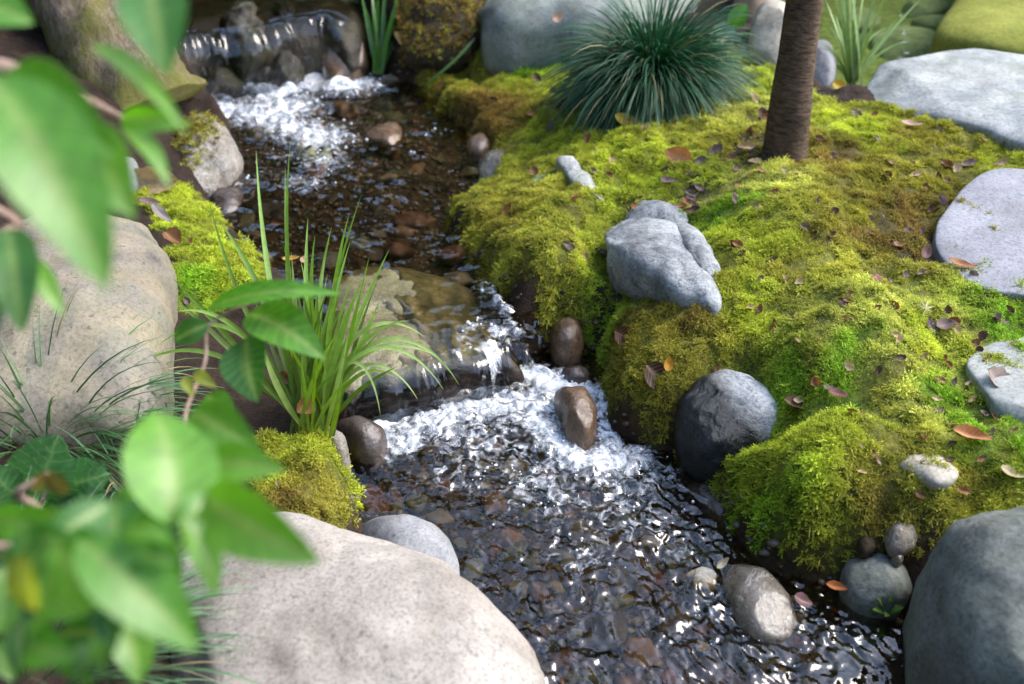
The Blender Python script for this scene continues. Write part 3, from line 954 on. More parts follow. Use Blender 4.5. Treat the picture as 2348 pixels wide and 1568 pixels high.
for i, (o_, lb) in enumerate([([(2000, 90), (2040, 62), (2120, 66), (2165, 95), (2160, 125), (2080, 135), (2020, 120)], 'oblong green stone under the pond water before the algae slab'),
                              ([(2060, 15), (2100, -5), (2160, 0), (2180, 20), (2130, 35), (2080, 32)], 'flat green stone deep in the pond'),
                              ([(1930, 40), (1960, 20), (2010, 30), (2020, 55), (1980, 68), (1940, 60)], 'green stone behind the pond reeds'),
                              ([(2090, 45), (2120, 38), (2170, 45), (2185, 62), (2140, 66), (2100, 60)], 'small olive stone in the middle of the pond')]):
    rock('pond_stone', lb, o_, Z_POND - 0.15, 0.035, M['pondstone'], cat='stone', seed=80 + i, amp=0.008)

rock('rock', 'dark red brown wet rock splashed at the left foot of the upper waterfall',
     [(450, 200), (462, 160), (505, 145), (555, 165), (570, 205), (530, 232), (475, 228)], 0.09, 0.10, M['wetfall'], seed=101, amp=0.02, facets=3)
rock('rock', 'dark wet rock under the middle of the upper waterfall',
     [(622, 180), (635, 150), (668, 142), (700, 158), (702, 190), (665, 205), (632, 200)], 0.09, 0.09, M['wetfall'], seed=103, amp=0.02, facets=3)
for o_, z_, h_, lb in [([(395, 118), (415, 80), (465, 70), (505, 92), (500, 135), (450, 150), (405, 145)], .15, .13, 'left block of dark wet rock in the face of the upper waterfall'),
                       ([(505, 112), (520, 70), (570, 55), (615, 72), (618, 118), (575, 140), (520, 138)], .20, .15, 'second block of dark wet rock in the face of the upper waterfall'),
                       ([(612, 100), (625, 62), (668, 48), (712, 62), (715, 105), (680, 125), (630, 122)], .16, .14, 'third block of dark wet rock in the face of the upper waterfall'),
                       ([(560, 165), (575, 128), (610, 118), (645, 135), (642, 170), (600, 182)], .10, .10, 'low dark wet rock between two splashes of the upper waterfall')]:
    rock('rock', lb, o_, z_, h_, M['wetfall'], seed=int(z_ * 1000) + int(o_[0][0]), amp=0.03, freq=8, facets=4, depth=0.12)
for o_, z_, h_, lb in [([(800, 905), (815, 868), (860, 852), (905, 862), (915, 900), (880, 928), (825, 930)], 0.0, .07, 'dark wet rock under the weir lip behind the tall grass clump'),
                       ([(930, 880), (945, 845), (985, 832), (1030, 842), (1040, 872), (1000, 896), (950, 898)], 0.0, .065, 'dark wet rock under the middle of the weir lip'),
                       ([(1075, 850), (1090, 815), (1130, 802), (1168, 815), (1175, 842), (1135, 862), (1090, 864)], 0.0, .06, 'dark wet rock under the right end of the weir lip')]:
    rock('rock', lb, o_, z_, h_, M['wetfall'], seed=int(o_[0][0]), amp=0.03, freq=8, facets=4, depth=0.1)
# the weir stone and the stone of the upper fall
WEIR = [(752, 640), (800, 600), (880, 585), (970, 585), (1055, 605), (1125, 660), (1180, 740), (1196, 772), (1110, 788), (1030, 803), (950, 822), (860, 840), (760, 852), (735, 740)]
rock('weir_stone', 'broad flat olive stone that the stream slides over', [tuple(at(x, y, 0.088)[:2] - np.array([0, 0.05 if y > 735 and x > 745 else 0])) for x, y in WEIR], -0.03, 0.131, M['wetweir'], cat='rock', tilt=(-0.06, 0.0), seed=91, amp=0.011, freq=9, p=3.6, depth=0.1, facets=0, px=False, n=160, ring=40)
FALL = [(330, 75), (400, 72), (480, 58), (580, 42), (660, 27), (740, 22), (800, 30), (850, 0), (850, -160), (330, -160)]
FALL = [(330, 80), (400, 72), (480, 58), (580, 44), (660, 30), (740, 24), (800, 30), (850, 0), (850, -160), (330, -160)]
fw = [tuple(at(x, y, 0.31)[:2] - np.array([0, 0.06 if y > 0 else 0])) for x, y in FALL]
rock('waterfall_stone', 'dark mossy ledge stone that the upper waterfall pours over', fw, 0.05, 0.262, M['wetfall'], cat='rock', seed=93, amp=0.015, freq=11, p=4, depth=0.1, facets=0, px=False, n=200, ring=40)


# ------------------------------------------------------------------ water
def flow_coords(x, y, line):
    """distance along and across a flow line"""
    L = catmull(line, 240, closed=False)
    seg = np.concatenate([[0], np.cumsum(np.linalg.norm(np.diff(L, axis=0), axis=1))])
    tan = np.gradient(L, axis=0)
    tan /= np.linalg.norm(tan, axis=1, keepdims=True)
    s, t = np.zeros(len(x)), np.zeros(len(x))
    for k in range(0, len(x), 20000):
        q = np.stack([x[k:k + 20000], y[k:k + 20000]], 1)
        d = ((q[:, None] - L[None]) ** 2).sum(2)
        w = np.exp(-(d - d.min(1, keepdims=True)) / 0.006)
        w /= w.sum(1, keepdims=True)
        c, tg = w @ L, w @ tan
        tg /= np.linalg.norm(tg, axis=1, keepdims=True) + 1e-9
        dq = q - c
        s[k:k + 20000] = w @ seg + (dq * tg).sum(1)
        t[k:k + 20000] = dq[:, 0] * tg[:, 1] - dq[:, 1] * tg[:, 0]
    return s, t


def gauss_spots(x, y, spots, z):
    f = np.zeros(len(x))
    for px, py, r, a in spots:
        c = at(px, py, z)
        f = np.maximum(f, a * np.exp(-((x - c[0]) ** 2 + (y - c[1]) ** 2) / (r * r)))
    return f


def line_spots(line, r, a, n=24):
    L = catmull(line, n, closed=False)
    return [(p[0], p[1], r, a) for p in L]


FOAM_LOW = line_spots([(880, 965), (940, 915), (1050, 880), (1150, 868), (1250, 870), (1330, 900)], 0.06, 0.95) + \
    line_spots([(900, 1000), (1000, 960), (1120, 920), (1230, 930)], 0.09, 0.75, 10) + \
    line_spots([(1230, 960), (1300, 1040), (1380, 1060), (1450, 1050)], 0.06, 0.8, 10) + \
    line_spots([(1370, 900), (1390, 960), (1400, 1030)], 0.035, 0.8, 8) + \
    [(1180, 1050, .10, .45), (1350, 1150, .12, .42), (1500, 1090, .07, .5), (1250, 1000, .12, .55), (1100, 1000, .12, .55), (1050, 1080, .1, .42), (1250, 1100, .14, .48), (1420, 1120, .1, .5), (1470, 1200, .1, .42), (1330, 1250, .1, .36), (1560, 1250, .1, .32), (1640, 1400, .08, .32), (1830, 1420, .06, .4), (1900, 1480, .1, .3)]
FOAM_SHEEN_UP = line_spots([(1110, 650), (1150, 700), (1185, 755)], 0.028, 0.55, 6) + [(1090, 745, .05, .42), (1140, 755, .045, .5), (1060, 770, .03, .35), (1075, 800, .035, .6), (1010, 815, .03, .45), (1130, 785, .035, .6)] + line_spots([(470, 220), (540, 195), (620, 210), (700, 185), (760, 175), (800, 195)], 0.13, 0.95) + \
    line_spots([(520, 250), (600, 270), (680, 300), (740, 320)], 0.12, 0.75, 10) + \
    [(740, 370, .12, .55), (650, 250, .16, .8), (700, 420, .09, .5), (560, 420, .07, .35), (900, 420, .05, .3), (1000, 300, .05, .25), (960, 350, .05, .3), (660, 360, .08, .4)]  # slab and lip spots paint the sky's reflection there as white

LINE_LOW = [at(x, y, 0)[:2] for x, y in [(1080, 840), (1150, 920), (1250, 1040), (1420, 1150), (1560, 1270), (1640, 1400), (1780, 1540), (1950, 1680)]]
LINE_UP = [at(x, y, Z_UP)[:2] for x, y in [(620, 120), (680, 260), (760, 400), (880, 520), (1000, 640), (1100, 760)]]

WV, WF, WA, WL = [], [], [], []
_off = 0


def add_water(V, F, foam, film=0.0):
    global _off
    WV.append(V)
    WF.append(F + _off)
    WA.append(foam)
    WL.append(np.full(len(V), film))
    _off += len(V)


def pool(poly, z, step, spread, line, foamspots, kind):
    P = np.array(poly)
    x0, y0 = P.min(0) - 0.06
    x1, y1 = P.max(0) + 0.06
    y0 = max(y0, 0.75)
    xs, ys = np.arange(x0, x1, step), np.arange(y0, y1, step)
    X, Y = np.meshgrid(xs, ys)
    x, y = X.ravel(), Y.ravel()
    sd = poly_sd(x, y, poly)
    keep = sd < spread
    f = gauss_spots(x, y, foamspots, z) if foamspots else np.zeros(len(x))
    s, t = flow_coords(x, y, line)
    wx = x + 0.01 * fbm(x * 20, y * 20, 0, 2, 51)
    wy = y + 0.01 * fbm(x * 20, y * 20, 4, 2, 52)
    ss = s + 0.012 * fbm(wx * 18, wy * 18, 1.0, 2, 53)
    tt = t + 0.010 * fbm(wx * 18, wy * 18, 6.0, 2, 54)
    if kind == 'low':
        st = 1 - np.sqrt(fbm(ss * 9, tt * 38, 0.0, 3, 55) ** 2 + 0.003)             # streaks along the flow
        ch = fbm(wx * 42, wy * 42, 0.0, 3, 56)                         # chop
        fine = fbm(wx * 95, wy * 95, 0.0, 2, 57)
        big = fbm(wx * 9, wy * 9, 0.0, 2, 58)
        calm = gauss_spots(x, y, [(880, 1100, .12, .8), (1000, 1180, .12, .6)], z)
        rough = (0.52 + 0.8 * smooth(-0.55, 0.6, fbm(ss * 3.5, tt * 9, 3.0, 2, 59) + 0.25 * fbm(wx * 12, wy * 12, 7.0, 2, 159))) * (1 - 0.8 * calm)
        st2 = 1 - np.sqrt(fbm(ss * 16, tt * 85, 2.0, 2, 155) ** 2 + 0.01)
        h = 0.0038 * st + 0.0015 * st2 + 0.0022 * ch + 0.0005 * fine + 0.005 * big
        turb = 0.013 * np.abs(fbm(wx * 30, wy * 30, 2.0, 3, 60)) + 0.002 * fine
        h = h * rough + f * turb
    elif kind == 'up':
        st = 1 - np.abs(fbm(ss * 8, tt * 20, 0.0, 3, 65))
        ch = fbm(wx * 20, wy * 20, 0.0, 3, 66)
        fine = fbm(wx * 80, wy * 80, 0.0, 2, 67)
        patch = 0.35 + 0.65 * smooth(-0.2, 0.5, fbm(wx * 6, wy * 6, 1.0, 2, 68))
        h = (0.0042 * st + 0.0032 * ch + 0.0008 * fine) * patch
        turb = 0.03 * np.abs(fbm(wx * 18, wy * 18, 2.0, 2, 69)) + 0.002 * fine
        h = h + f * turb
    else:
        h = 0.002 * fbm(wx * 12, wy * 12, 0, 3, 70)
    idx = -np.ones(len(x), int)
    idx[keep] = np.arange(keep.sum())
    V = np.stack([x, y, z + h - 0.004], 1)[keep]
    F = grid_faces(len(xs), len(ys))
    F = idx[F]
    F = F[(F >= 0).all(1)]
    return V, F, f[keep], (x[keep], y[keep])


# lip lines ordered left to right
WLIP = [(762, 850), (860, 838), (950, 820), (1030, 801), (1110, 784), (1160, 772), (1196, 764)]
FLIP = [(395, 74), (480, 60), (560, 50), (655, 34), (740, 26), (800, 32)]


def clip_pool_by_lip(V, F, foam, lip_w):
    """drop the water in front of the lip (nearer the camera than the lip line)"""
    ly = np.interp(V[:, 0], lip_w[:, 0], lip_w[:, 1])
    inside = (V[:, 0] > lip_w[0, 0] - 0.02) & (V[:, 0] < lip_w[-1, 0] + 0.03)
    V = V.copy()
    k = np.where(inside, np.clip(1 - (V[:, 1] - ly) / 0.13, 0, 1), 0)
    V[:, 2] -= 0.014 * k * k
    bad = inside & (V[:, 1] < ly - 0.003)
    ok = ~bad[F].any(1)
    return V, F[ok], foam


wl = catmull([at(x, y, Z_UP)[:2] for x, y in WLIP], 260, closed=False)
fl = catmull([at(x, y, Z_TOP)[:2] for x, y in FLIP], 260, closed=False)
V, F, f, _ = pool(P_LOW, Z_LOW, 0.0034, 0.05, LINE_LOW, FOAM_LOW, 'low')
add_water(V, F, f)
V, F, f, _ = pool(P_UP, Z_UP, 0.0058, 0.05, LINE_UP, FOAM_SHEEN_UP, 'up')
add_water(*clip_pool_by_lip(V, F, f, wl))
V, F, f, _ = pool(P_TOP, Z_TOP, 0.012, 0.02, [fl[0] + (0, 1), fl[100] + (0, .5), fl[130]], None, 'top')
add_water(*clip_pool_by_lip(V, F, f, fl))


def sheet(lip, z0, z1, out, seed, foam_sheen_top, foam_bot, rows=46, lead=0.05, amp=0.0045, drop=0.0):
    """water bending over a lip and running down the stone face"""
    n = len(lip)
    tg = np.gradient(lip, axis=0)
    tg /= np.linalg.norm(tg, axis=1, keepdims=True)
    nr = np.stack([tg[:, 1], -tg[:, 0]], 1)            # towards the camera
    nr[nr[:, 1] > 0] *= -1
    s = np.concatenate([[0], np.cumsum(np.linalg.norm(np.diff(lip, axis=0), axis=1))])
    H = z0 - z1 + 0.012
    rows_ = []
    fo = []
    rb = out                                              # bend radius
    bend = rb * math.pi / 2
    arc = lead + bend + H
    patch = smooth(-0.35, 0.55, fbm(s * 9, 0.0, seed, 2, seed + 9))
    dzl = drop * fbm(s * 6, 0.0, 1.0, 3, seed + 11)
    for j in range(rows):
        a = arc * j / (rows - 1)
        if a < lead:
            k = a / lead
            off, z, th = -lead * (1 - k), z0 - 0.0115 - 0.0045 * k * k, 0.0
        elif a < lead + bend:
            th = (a - lead) / rb
            off, z = rb * math.sin(th), z0 - 0.016 - rb * (1 - math.cos(th))
        else:
            th = math.pi / 2
            off, z = rb + 0.006 * math.sin((a - lead - bend) * 30), z0 - 0.016 - rb - (a - lead - bend)
        wob = fbm(s * 22 + 0.5 * a, a * 5, seed, 3, seed)
        ridg = 1 - np.abs(fbm(s * 42 + 1.5 * a * 10 * 0.15, a * 6 + 2, seed + 1.0, 3, seed + 1))
        d = amp * (ridg + 0.8 * wob) * (0.25 + 0.9 * patch) * (0.3 + 0.7 * smooth(0, 0.05, a))
        d = d + 0.012 * fbm(s * 17, a * 4, 3.0, 2, seed + 5) * smooth(0.0, 0.05, a - lead)
        zv = dzl * (1 - min(1, max(0, a - lead) / H) ** 2)
        xy = lip + nr * (off + d * math.sin(th))[:, None]
        rows_.append(np.column_stack([xy, np.full(n, z) + d * math.cos(th) + zv]))
        k = min(1, max(0, (a - lead) / H))
        strand = smooth(0.15, 0.75, fbm(s * 55 + a * 4, a * 5, seed + 2.0, 2, seed + 3)) * patch
        fo.append(np.clip(np.clip(foam_sheen_top(s / s[-1]) * patch * math.exp(-((a - lead) / 0.03) ** 2) + foam_bot(s / s[-1]) * k ** 3, 0, 1) + 0.9 * strand * foam_sheen_top(s / s[-1]) * 2.0 * smooth(-0.02, 0.02, a) * (1 - 0.5 * k), 0, 1))
    return np.concatenate(rows_), grid_faces(n, rows)[:, ::-1], np.concatenate(fo)


add_water(*sheet(wl, Z_UP, Z_LOW, 0.055, 71, lambda u: (0.06 + 0.30 * smooth(0.4, 0.7, u)), lambda u: 0.15 * smooth(0.2, 0.5, u), rows=90, amp=0.0035, lead=0.012), film=1.0)  # whiter right-hand strands also paint the sheen at the lip
add_water(*sheet(fl, Z_TOP, Z_UP, 0.085, 75, lambda u: 0.12 + 0.24 * smooth(0.35, 0.6, u), lambda u: 0.3 + 0 * u, rows=90, amp=0.0045, lead=0.012, drop=0.015), film=1.0)
wm = mesh_from('stream_water', np.concatenate(WV), np.concatenate(WF), True, {'foam': np.concatenate(WA), 'film': np.concatenate(WL)})
tag(link('stream_water', wm, water_mat()), 'clear rippling stream water dropping over two stone ledges with white foam', 'water', kind='structure')
V, F, f, _ = pool(P_POND, Z_POND, 0.03, 0.02, [(0.5, 3.5), (1.5, 3.6), (2.5, 3.7)], None, 'pond')
pm = mesh_from('pond_water', V, F)
tag(link('pond_water', pm, water_mat('pond_water', (0.86, 0.92, 0.70), 1.33, 12, 0.1, foamy=False)), 'still green pond water beyond the long pale slab', 'water', kind='structure')

# ------------------------------------------------------------------ scattered stuff (geometry nodes, one object each)
def proto(name, V, F, mat, attrs=None, smooth_shade=False):
    me = mesh_from(name, V, F, smooth_shade, attrs)
    me.materials.append(mat)
    return bpy.data.objects.new(name, me)       # source only, not linked


def scatter(name, pts, rots, scales, idx, cols, protos, parent=None):
    me = bpy.data.meshes.new(name)
    me.vertices.add(len(pts))
    me.vertices.foreach_set('co', np.asarray(pts, np.float32).ravel())
    for an, d, ty in (('rot', rots, 'FLOAT_VECTOR'), ('tint', cols, 'FLOAT_VECTOR'), ('size', scales, 'FLOAT'), ('which', idx, 'INT')):
        a = me.attributes.new(an, ty, 'POINT')
        a.data.foreach_set('vector' if ty == 'FLOAT_VECTOR' else 'value', np.asarray(d, np.int32 if ty == 'INT' else np.float32).ravel())
    o = link(name, me, None, parent)
    g = bpy.data.node_groups.new(name + '_scatter', 'GeometryNodeTree')
    g.interface.new_socket('Geometry', in_out='INPUT', socket_type='NodeSocketGeometry')
    g.interface.new_socket('Geometry', in_out='OUTPUT', socket_type='NodeSocketGeometry')
    N = g.nodes
    gi, go = N.new('NodeGroupInput'), N.new('NodeGroupOutput')
    iop = N.new('GeometryNodeInstanceOnPoints')
    iop.inputs['Pick Instance'].default_value = True
    gti = N.new('GeometryNodeGeometryToInstance')
    for p in reversed(protos):
        oi = N.new('GeometryNodeObjectInfo')
        oi.inputs['Object'].default_value = p
        g.links.new(oi.outputs['Geometry'], gti.inputs[0])

    def na(nm, ty):
        a = N.new('GeometryNodeInputNamedAttribute')
        a.data_type = ty
        a.inputs[0].default_value = nm
        return a.outputs[0]
    e2r = N.new('FunctionNodeEulerToRotation')
    g.links.new(na('rot', 'FLOAT_VECTOR'), e2r.inputs[0])
    g.links.new(gi.outputs[0], iop.inputs['Points'])
    g.links.new(gti.outputs[0], iop.inputs['Instance'])
    g.links.new(na('which', 'INT'), iop.inputs['Instance Index'])
    g.links.new(e2r.outputs[0], iop.inputs['Rotation'])
    g.links.new(na('size', 'FLOAT'), iop.inputs['Scale'])
    g.links.new(iop.outputs[0], go.inputs[0])
    m = o.modifiers.new('scatter', 'NODES')
    m.node_group = g
    return o


def normal_to_euler(n, spin):
    """rotation taking +Z to n with a spin about it, XYZ euler"""
    n = n / np.linalg.norm(n, axis=1, keepdims=True)
    z = n
    ref = np.tile([1.0, 0, 0], (len(n), 1))
    x = ref - (ref * z).sum(1, keepdims=True) * z
    x /= np.linalg.norm(x, axis=1, keepdims=True) + 1e-9
    y = np.cross(z, x)
    c, s = np.cos(spin)[:, None], np.sin(spin)[:, None]
    x2, y2 = c * x + s * y, -s * x + c * y
    ey = np.arcsin(np.clip(-x2[:, 2], -1, 1))
    ex = np.arctan2(y2[:, 2], z[:, 2])
    ez = np.arctan2(x2[:, 1], x2[:, 0])
    return np.stack([ex, ey, ez], 1)


def moss_tuft(seed, fronds, spread, length, leaflets, lw):
    r = np.random.default_rng(seed)
    V, F, Tt = [], [], []
    for i in range(fronds):
        az = r.uniform(0, 2 * math.pi)
        lean = r.uniform(0.1, 1.0) * spread
        L = length * r.uniform(0.65, 1.15)
        b = np.array([r.normal(0, .22), r.normal(0, .22), -0.15])
        dirh = np.array([math.cos(az), math.sin(az), 0])
        pts = []
        for k in range(leaflets + 1):
            u = k / leaflets
            ang = lean * (0.45 + 0.9 * u)
            pts.append(b + L * u * (dirh * math.sin(ang) + np.array([0, 0, 1]) * math.cos(ang)))
        pts = np.array(pts)
        side = np.cross(dirh, [0, 0, 1])
        for k in range(leaflets):
            a, c = pts[k], pts[k + 1]
            u = (k + 0.5) / leaflets
            w = lw * (1 - 0.65 * u) * r.uniform(.8, 1.2)
            tg = (c - a) / np.linalg.norm(c - a)
            for sg in (-1, 1):
                tip = a + tg * w * 0.9 + (side * sg + r.normal(0, .25, 3)) * w + np.array([0, 0, r.uniform(0, .25) * w])
                i0 = len(V)
                V += [a, c, tip]
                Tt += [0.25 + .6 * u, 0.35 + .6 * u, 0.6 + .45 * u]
                F.append((i0, i0 + 1, i0 + 2))
    return np.array(V), F, np.array(Tt)


def moss_mat():
    t = NT('moss')
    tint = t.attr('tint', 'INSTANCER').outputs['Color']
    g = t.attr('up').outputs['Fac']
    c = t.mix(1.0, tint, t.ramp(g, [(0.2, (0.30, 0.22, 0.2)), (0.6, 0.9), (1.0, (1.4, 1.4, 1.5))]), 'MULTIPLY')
    d = t.n('ShaderNodeBsdfPrincipled')
    d.inputs['Roughness'].default_value = 0.65
    d.inputs['Specular IOR Level'].default_value = 0.2
    t.l(c, d.inputs['Base Color'])
    tr = t.n('ShaderNodeBsdfTranslucent')
    t.l(c, tr.inputs[0])
    mx = t.n('ShaderNodeMixShader')
    mx.inputs[0].default_value = 0.35
    t.l(d.outputs[0], mx.inputs[1])
    t.l(tr.outputs[0], mx.inputs[2])
    return t.done(mx.outputs[0])


MOSSM = moss_mat()
TUFTS = []
for i, (fr, sp, le, lf, lw) in enumerate([(9, 1.0, 1.0, 6, .20), (8, 1.15, 1.15, 7, .17), (10, .8, .85, 5, .24), (7, 1.3, 1.25, 7, .16), (12, .55, .8, 5, .18), (9, 1.2, 1.0, 6, .22)]):
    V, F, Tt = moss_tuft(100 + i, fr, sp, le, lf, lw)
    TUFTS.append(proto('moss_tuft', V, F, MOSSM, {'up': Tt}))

# carpet on the banks
NT_ = 430000
mx_ = RNG.uniform(-1.25, 2.15, NT_)
my_ = RNG.uniform(0.9, 3.75, NT_)
keep = RNG.uniform(0, 1, NT_) < moss_density(mx_, my_)
mx_, my_ = mx_[keep], my_[keep]
mz_, mdist, _, _ = T.parts(mx_, my_)
# only where the lens (or a step beside it) can look
dd = my_ * CP - (mz_ - CAMZ) * SP
pxx = mx_ / dd * FPX
keep = (np.abs(pxx) < 1500) & (mdist > -0.028) & (mz_ > -0.01)
mx_, my_, mz_, mdist = mx_[keep], my_[keep], mz_[keep], mdist[keep]
nn_ = T.normal(mx_, my_)
nn_[:, 2] *= 0.75
nn_ += RNG.normal(0, 0.22, nn_.shape)
lump = fbm(mx_ * 26, my_ * 26, 0.0, 3, 81)
sz_ = 0.0098 * (1 + 0.5 * lump) * RNG.uniform(0.75, 1.3, len(mx_)) * (1 + 0.35 * smooth(2.4, 3.4, my_))
edge = smooth(0.05, 0.0, mdist)
sz_ *= (1 + 0.35 * edge)
mcol = moss_color(mx_, my_) * RNG.uniform(0.8, 1.2, (len(mx_), 1)) * (1 + 0.15 * lump[:, None])
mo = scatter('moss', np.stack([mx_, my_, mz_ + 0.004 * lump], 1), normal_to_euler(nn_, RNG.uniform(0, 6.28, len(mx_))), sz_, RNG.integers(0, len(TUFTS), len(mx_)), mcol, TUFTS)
tag(mo, 'carpet of yellow green feathery moss covering the stream banks', 'moss', kind='stuff')


def moss_on_rock(key, n, fn, col, size, seed):
    o, me, loc = ROCK_SURF[key]
    co = np.zeros(len(me.vertices) * 3, np.float32)
    me.vertices.foreach_get('co', co)
    no = np.zeros(len(me.vertices) * 3, np.float32)
    me.vertices.foreach_get('normal', no)
    co, no = co.reshape(-1, 3), no.reshape(-1, 3)
    r = np.random.default_rng(seed)
    w = np.clip(fn(co, no), 0, 1)
    k = r.choice(len(co), n, p=w / w.sum())
    p = co[k] + r.normal(0, 0.005, (n, 3))
    nv = no[k] + r.normal(0, .25, (n, 3))
    nv[:, 2] *= 0.8
    s = scatter('moss', p, normal_to_euler(nv, r.uniform(0, 6.28, n)), size * r.uniform(.7, 1.3, n), r.integers(0, len(TUFTS), n),
                np.array(col)[r.integers(0, len(col), n)] * r.uniform(.7, 1.2, (n, 1)), TUFTS, parent=o)
    tag(s, kind='stuff')


moss_on_rock('cap', 700, lambda c, n: smooth(0.25, 0.7, n[:, 2] - c[:, 0] * 6 + 0.2 * fbm(c[:, 0] * 30, c[:, 1] * 30, 0, 2, 1)), [O_, D_, B_], 0.011, 1)
moss_on_rock('rusty', 2200, lambda c, n: smooth(-0.3, 0.4, n[:, 2] + 0.5 * fbm(c[:, 0] * 14, c[:, 1] * 14, 0, 2, 2)), [B_, B_, D_, (0.16, .10, .02)], 0.017, 2)

# foam bubbles
bub = NT('bubble')
p = bub.principled((0.85, 0.9, 0.95), 0.06, 0.9)
p.inputs['Transmission Weight'].default_value = 0.0
trn = bub.n('ShaderNodeBsdfTransparent')
mxs = bub.n('ShaderNodeMixShader')
mxs.inputs[0].default_value = 0.45
bub.l(p.outputs[0], mxs.inputs[1])
bub.l(trn.outputs[0], mxs.inputs[2])
BUBM = bub.done(mxs.outputs[0])


def ball(nu=8, nv=5):
    V, F = [], []
    for j in range(nv + 1):
        ph = -math.pi / 2 + math.pi * j / nv
        for i in range(nu):
            V.append((math.cos(ph) * math.cos(2 * math.pi * i / nu), math.cos(ph) * math.sin(2 * math.pi * i / nu), math.sin(ph)))
    return np.array(V), grid_faces(nu, nv + 1, True)


BALL = [proto('bubble', *ball(), BUBM, None, True)]


def bubbles(name, spots, z, poly, n, size, seed, label, lift):
    r = np.random.default_rng(seed)
    P = np.array(poly)
    x = r.uniform(P[:, 0].min(), P[:, 0].max(), n * 20)
    y = r.uniform(max(0.8, P[:, 1].min()), P[:, 1].max(), n * 20)
    f = gauss_spots(x, y, spots, z) * smooth(-0.25, 0.55, fbm(x * 18, y * 18, 0, 3, seed))
    f = np.where(poly_sd(x, y, poly) < -0.005, f, 0)
    k = np.nonzero(r.uniform(0, 1, len(x)) < f ** 1.5)[0][:n]
    pts = np.stack([x[k], y[k], z + 0.003 + lift * f[k] * r.uniform(0, 1, len(k))], 1)
    s = size * r.uniform(.5, 1.0, len(k)) ** 2 * 1.4
    o = scatter(name, pts, np.zeros((len(k), 3)), s, np.zeros(len(k), int), np.ones((len(k), 3)), BALL)
    tag(o, label, 'foam', kind='stuff')


bubbles('foam', FOAM_LOW, Z_LOW, P_LOW, 350, 0.0022, 5, 'white bubbles churning below the olive weir stone', 0.008)
bubbles('foam', FOAM_SHEEN_UP, Z_UP, P_UP, 420, 0.0032, 6, 'white bubbles churning below the upper waterfall', 0.016)

# ------------------------------------------------------------------ stones of the stream bed
PEB = []
for i in range(10):
    r = np.random.default_rng(300 + i)
    k = 11
    a = np.linspace(0, 2 * math.pi, k, endpoint=False)
    rad = 1 + r.normal(0, .14, k)
    ol = np.stack([np.cos(a) * rad * r.uniform(.9, 1.25), np.sin(a) * rad * r.uniform(.7, .95)], 1)
    me, _ = rock_mesh('streambed_stone', ol, 0, r.uniform(.4, .6), px=False, depth=.5, seed=300 + i, amp=0.02, n=26, ring=9, facets=3)
    PEB.append(me)
BED_KINDS = {'dark brown': [(56, 42, 30), (74, 56, 40)], 'amber brown': [(110, 78, 42), (128, 92, 54)], 'olive': [(86, 82, 50), (108, 102, 66)],
             'reddish brown': [(104, 62, 42), (120, 76, 54)], 'pale tan': [(134, 116, 90), (150, 136, 112)], 'grey': [(98, 96, 86), (124, 122, 112)]}
BED_MATS = {k: stone_bed_mat('streambed_' + k.replace(' ', '_'), v, 0.4) for k, v in BED_KINDS.items()}
BED_MESH = {}
for kn, mt in BED_MATS.items():
    BED_MESH[kn] = []
    for me in PEB:
        m2 = me.copy()
        m2.materials.append(mt)
        BED_MESH[kn].append(m2)
BED_P = [.28, .20, .18, .12, .10, .12]


def nearest(px, py, marks):
    return min(marks, key=lambda m: (m[0] - px) ** 2 + (m[1] - py) ** 2)[2]


LOW_MARKS = [(1080, 890, 'at the foot of the weir stone'), (1320, 940, 'beside the upright brown stone'), (860, 1080, 'beside the dark wet stone'), (980, 1230, 'beside the grey egg shaped stone'), (1180, 1420, 'along the beige boulder'),
             (1600, 1130, 'below the half black boulder'), (1740, 1400, 'around the oval tan stone'), (1980, 1420, 'before the grey speckled stone'), (2070, 1540, 'along the round boulder'), (1430, 1200, 'in mid stream'), (1500, 1480, 'in the open stream below the oval stone')]
UP_MARKS = [(620, 200, 'under the upper waterfall'), (500, 330, 'beside the moss capped rock'), (880, 320, 'around the flat angular stone'), (880, 190, 'below the iris clump'), (1120, 380, 'beside the yellowish grey stone'), (850, 480, 'in the middle of the upper pool'),
            (620, 520, 'behind the tall grass clump'), (950, 620, 'at the back of the weir stone'), (1060, 500, 'under the moss overhang')]


def bed_stones(poly, zb, n, rng, ymax, label, group, big=0.045, small=0.014, avoid=0.0):
    P = np.array(poly)
    got = []
    tries = 0
    while len(got) < n and tries < 40000:
        tries += 1
        x, y = rng.uniform(P[:, 0].min(), P[:, 0].max()), rng.uniform(max(0.85, P[:, 1].min()), min(ymax, P[:, 1].max()))
        d = float(poly_sd(np.array([x]), np.array([y]), poly)[0])
        if d > -0.01:
            continue
        dep = y * CP - (zb - CAMZ) * SP
        u, v = x / dep * FPX + CX, CY - ((y * SP + (zb - CAMZ) * CP) / dep) * FPX
        if not (-30 < u < 2380 and -30 < v < 1600):
            continue
        s = small + (big - small) * rng.uniform(0, 1) ** 2.2
        if any((x - a) ** 2 + (y - b) ** 2 < (0.75 * (s + c)) ** 2 for a, b, c in got):
            continue
        got.append((x, y, s))
        kn = list(BED_KINDS)[rng.choice(len(BED_P), p=BED_P)]
        o = bpy.data.objects.new('streambed_stone', BED_MESH[kn][rng.integers(0, len(PEB))])
        COL.objects.link(o)
        o.location = (x, y, T.h1(x, y) + s * 0.1)
        o.scale = (s, s, s * rng.uniform(.7, 1.1))
        o.rotation_euler = (rng.normal(0, .2), rng.normal(0, .2), rng.uniform(0, 6.28))
        sz = 'large' if s > small + 0.45 * (big - small) else 'middling' if s > small + 0.12 * (big - small) else 'small'
        tag(o, sz + ' ' + kn + ' ' + label + ' ' + nearest(u, v, LOW_MARKS if zb < 0 else UP_MARKS), 'stone', group)


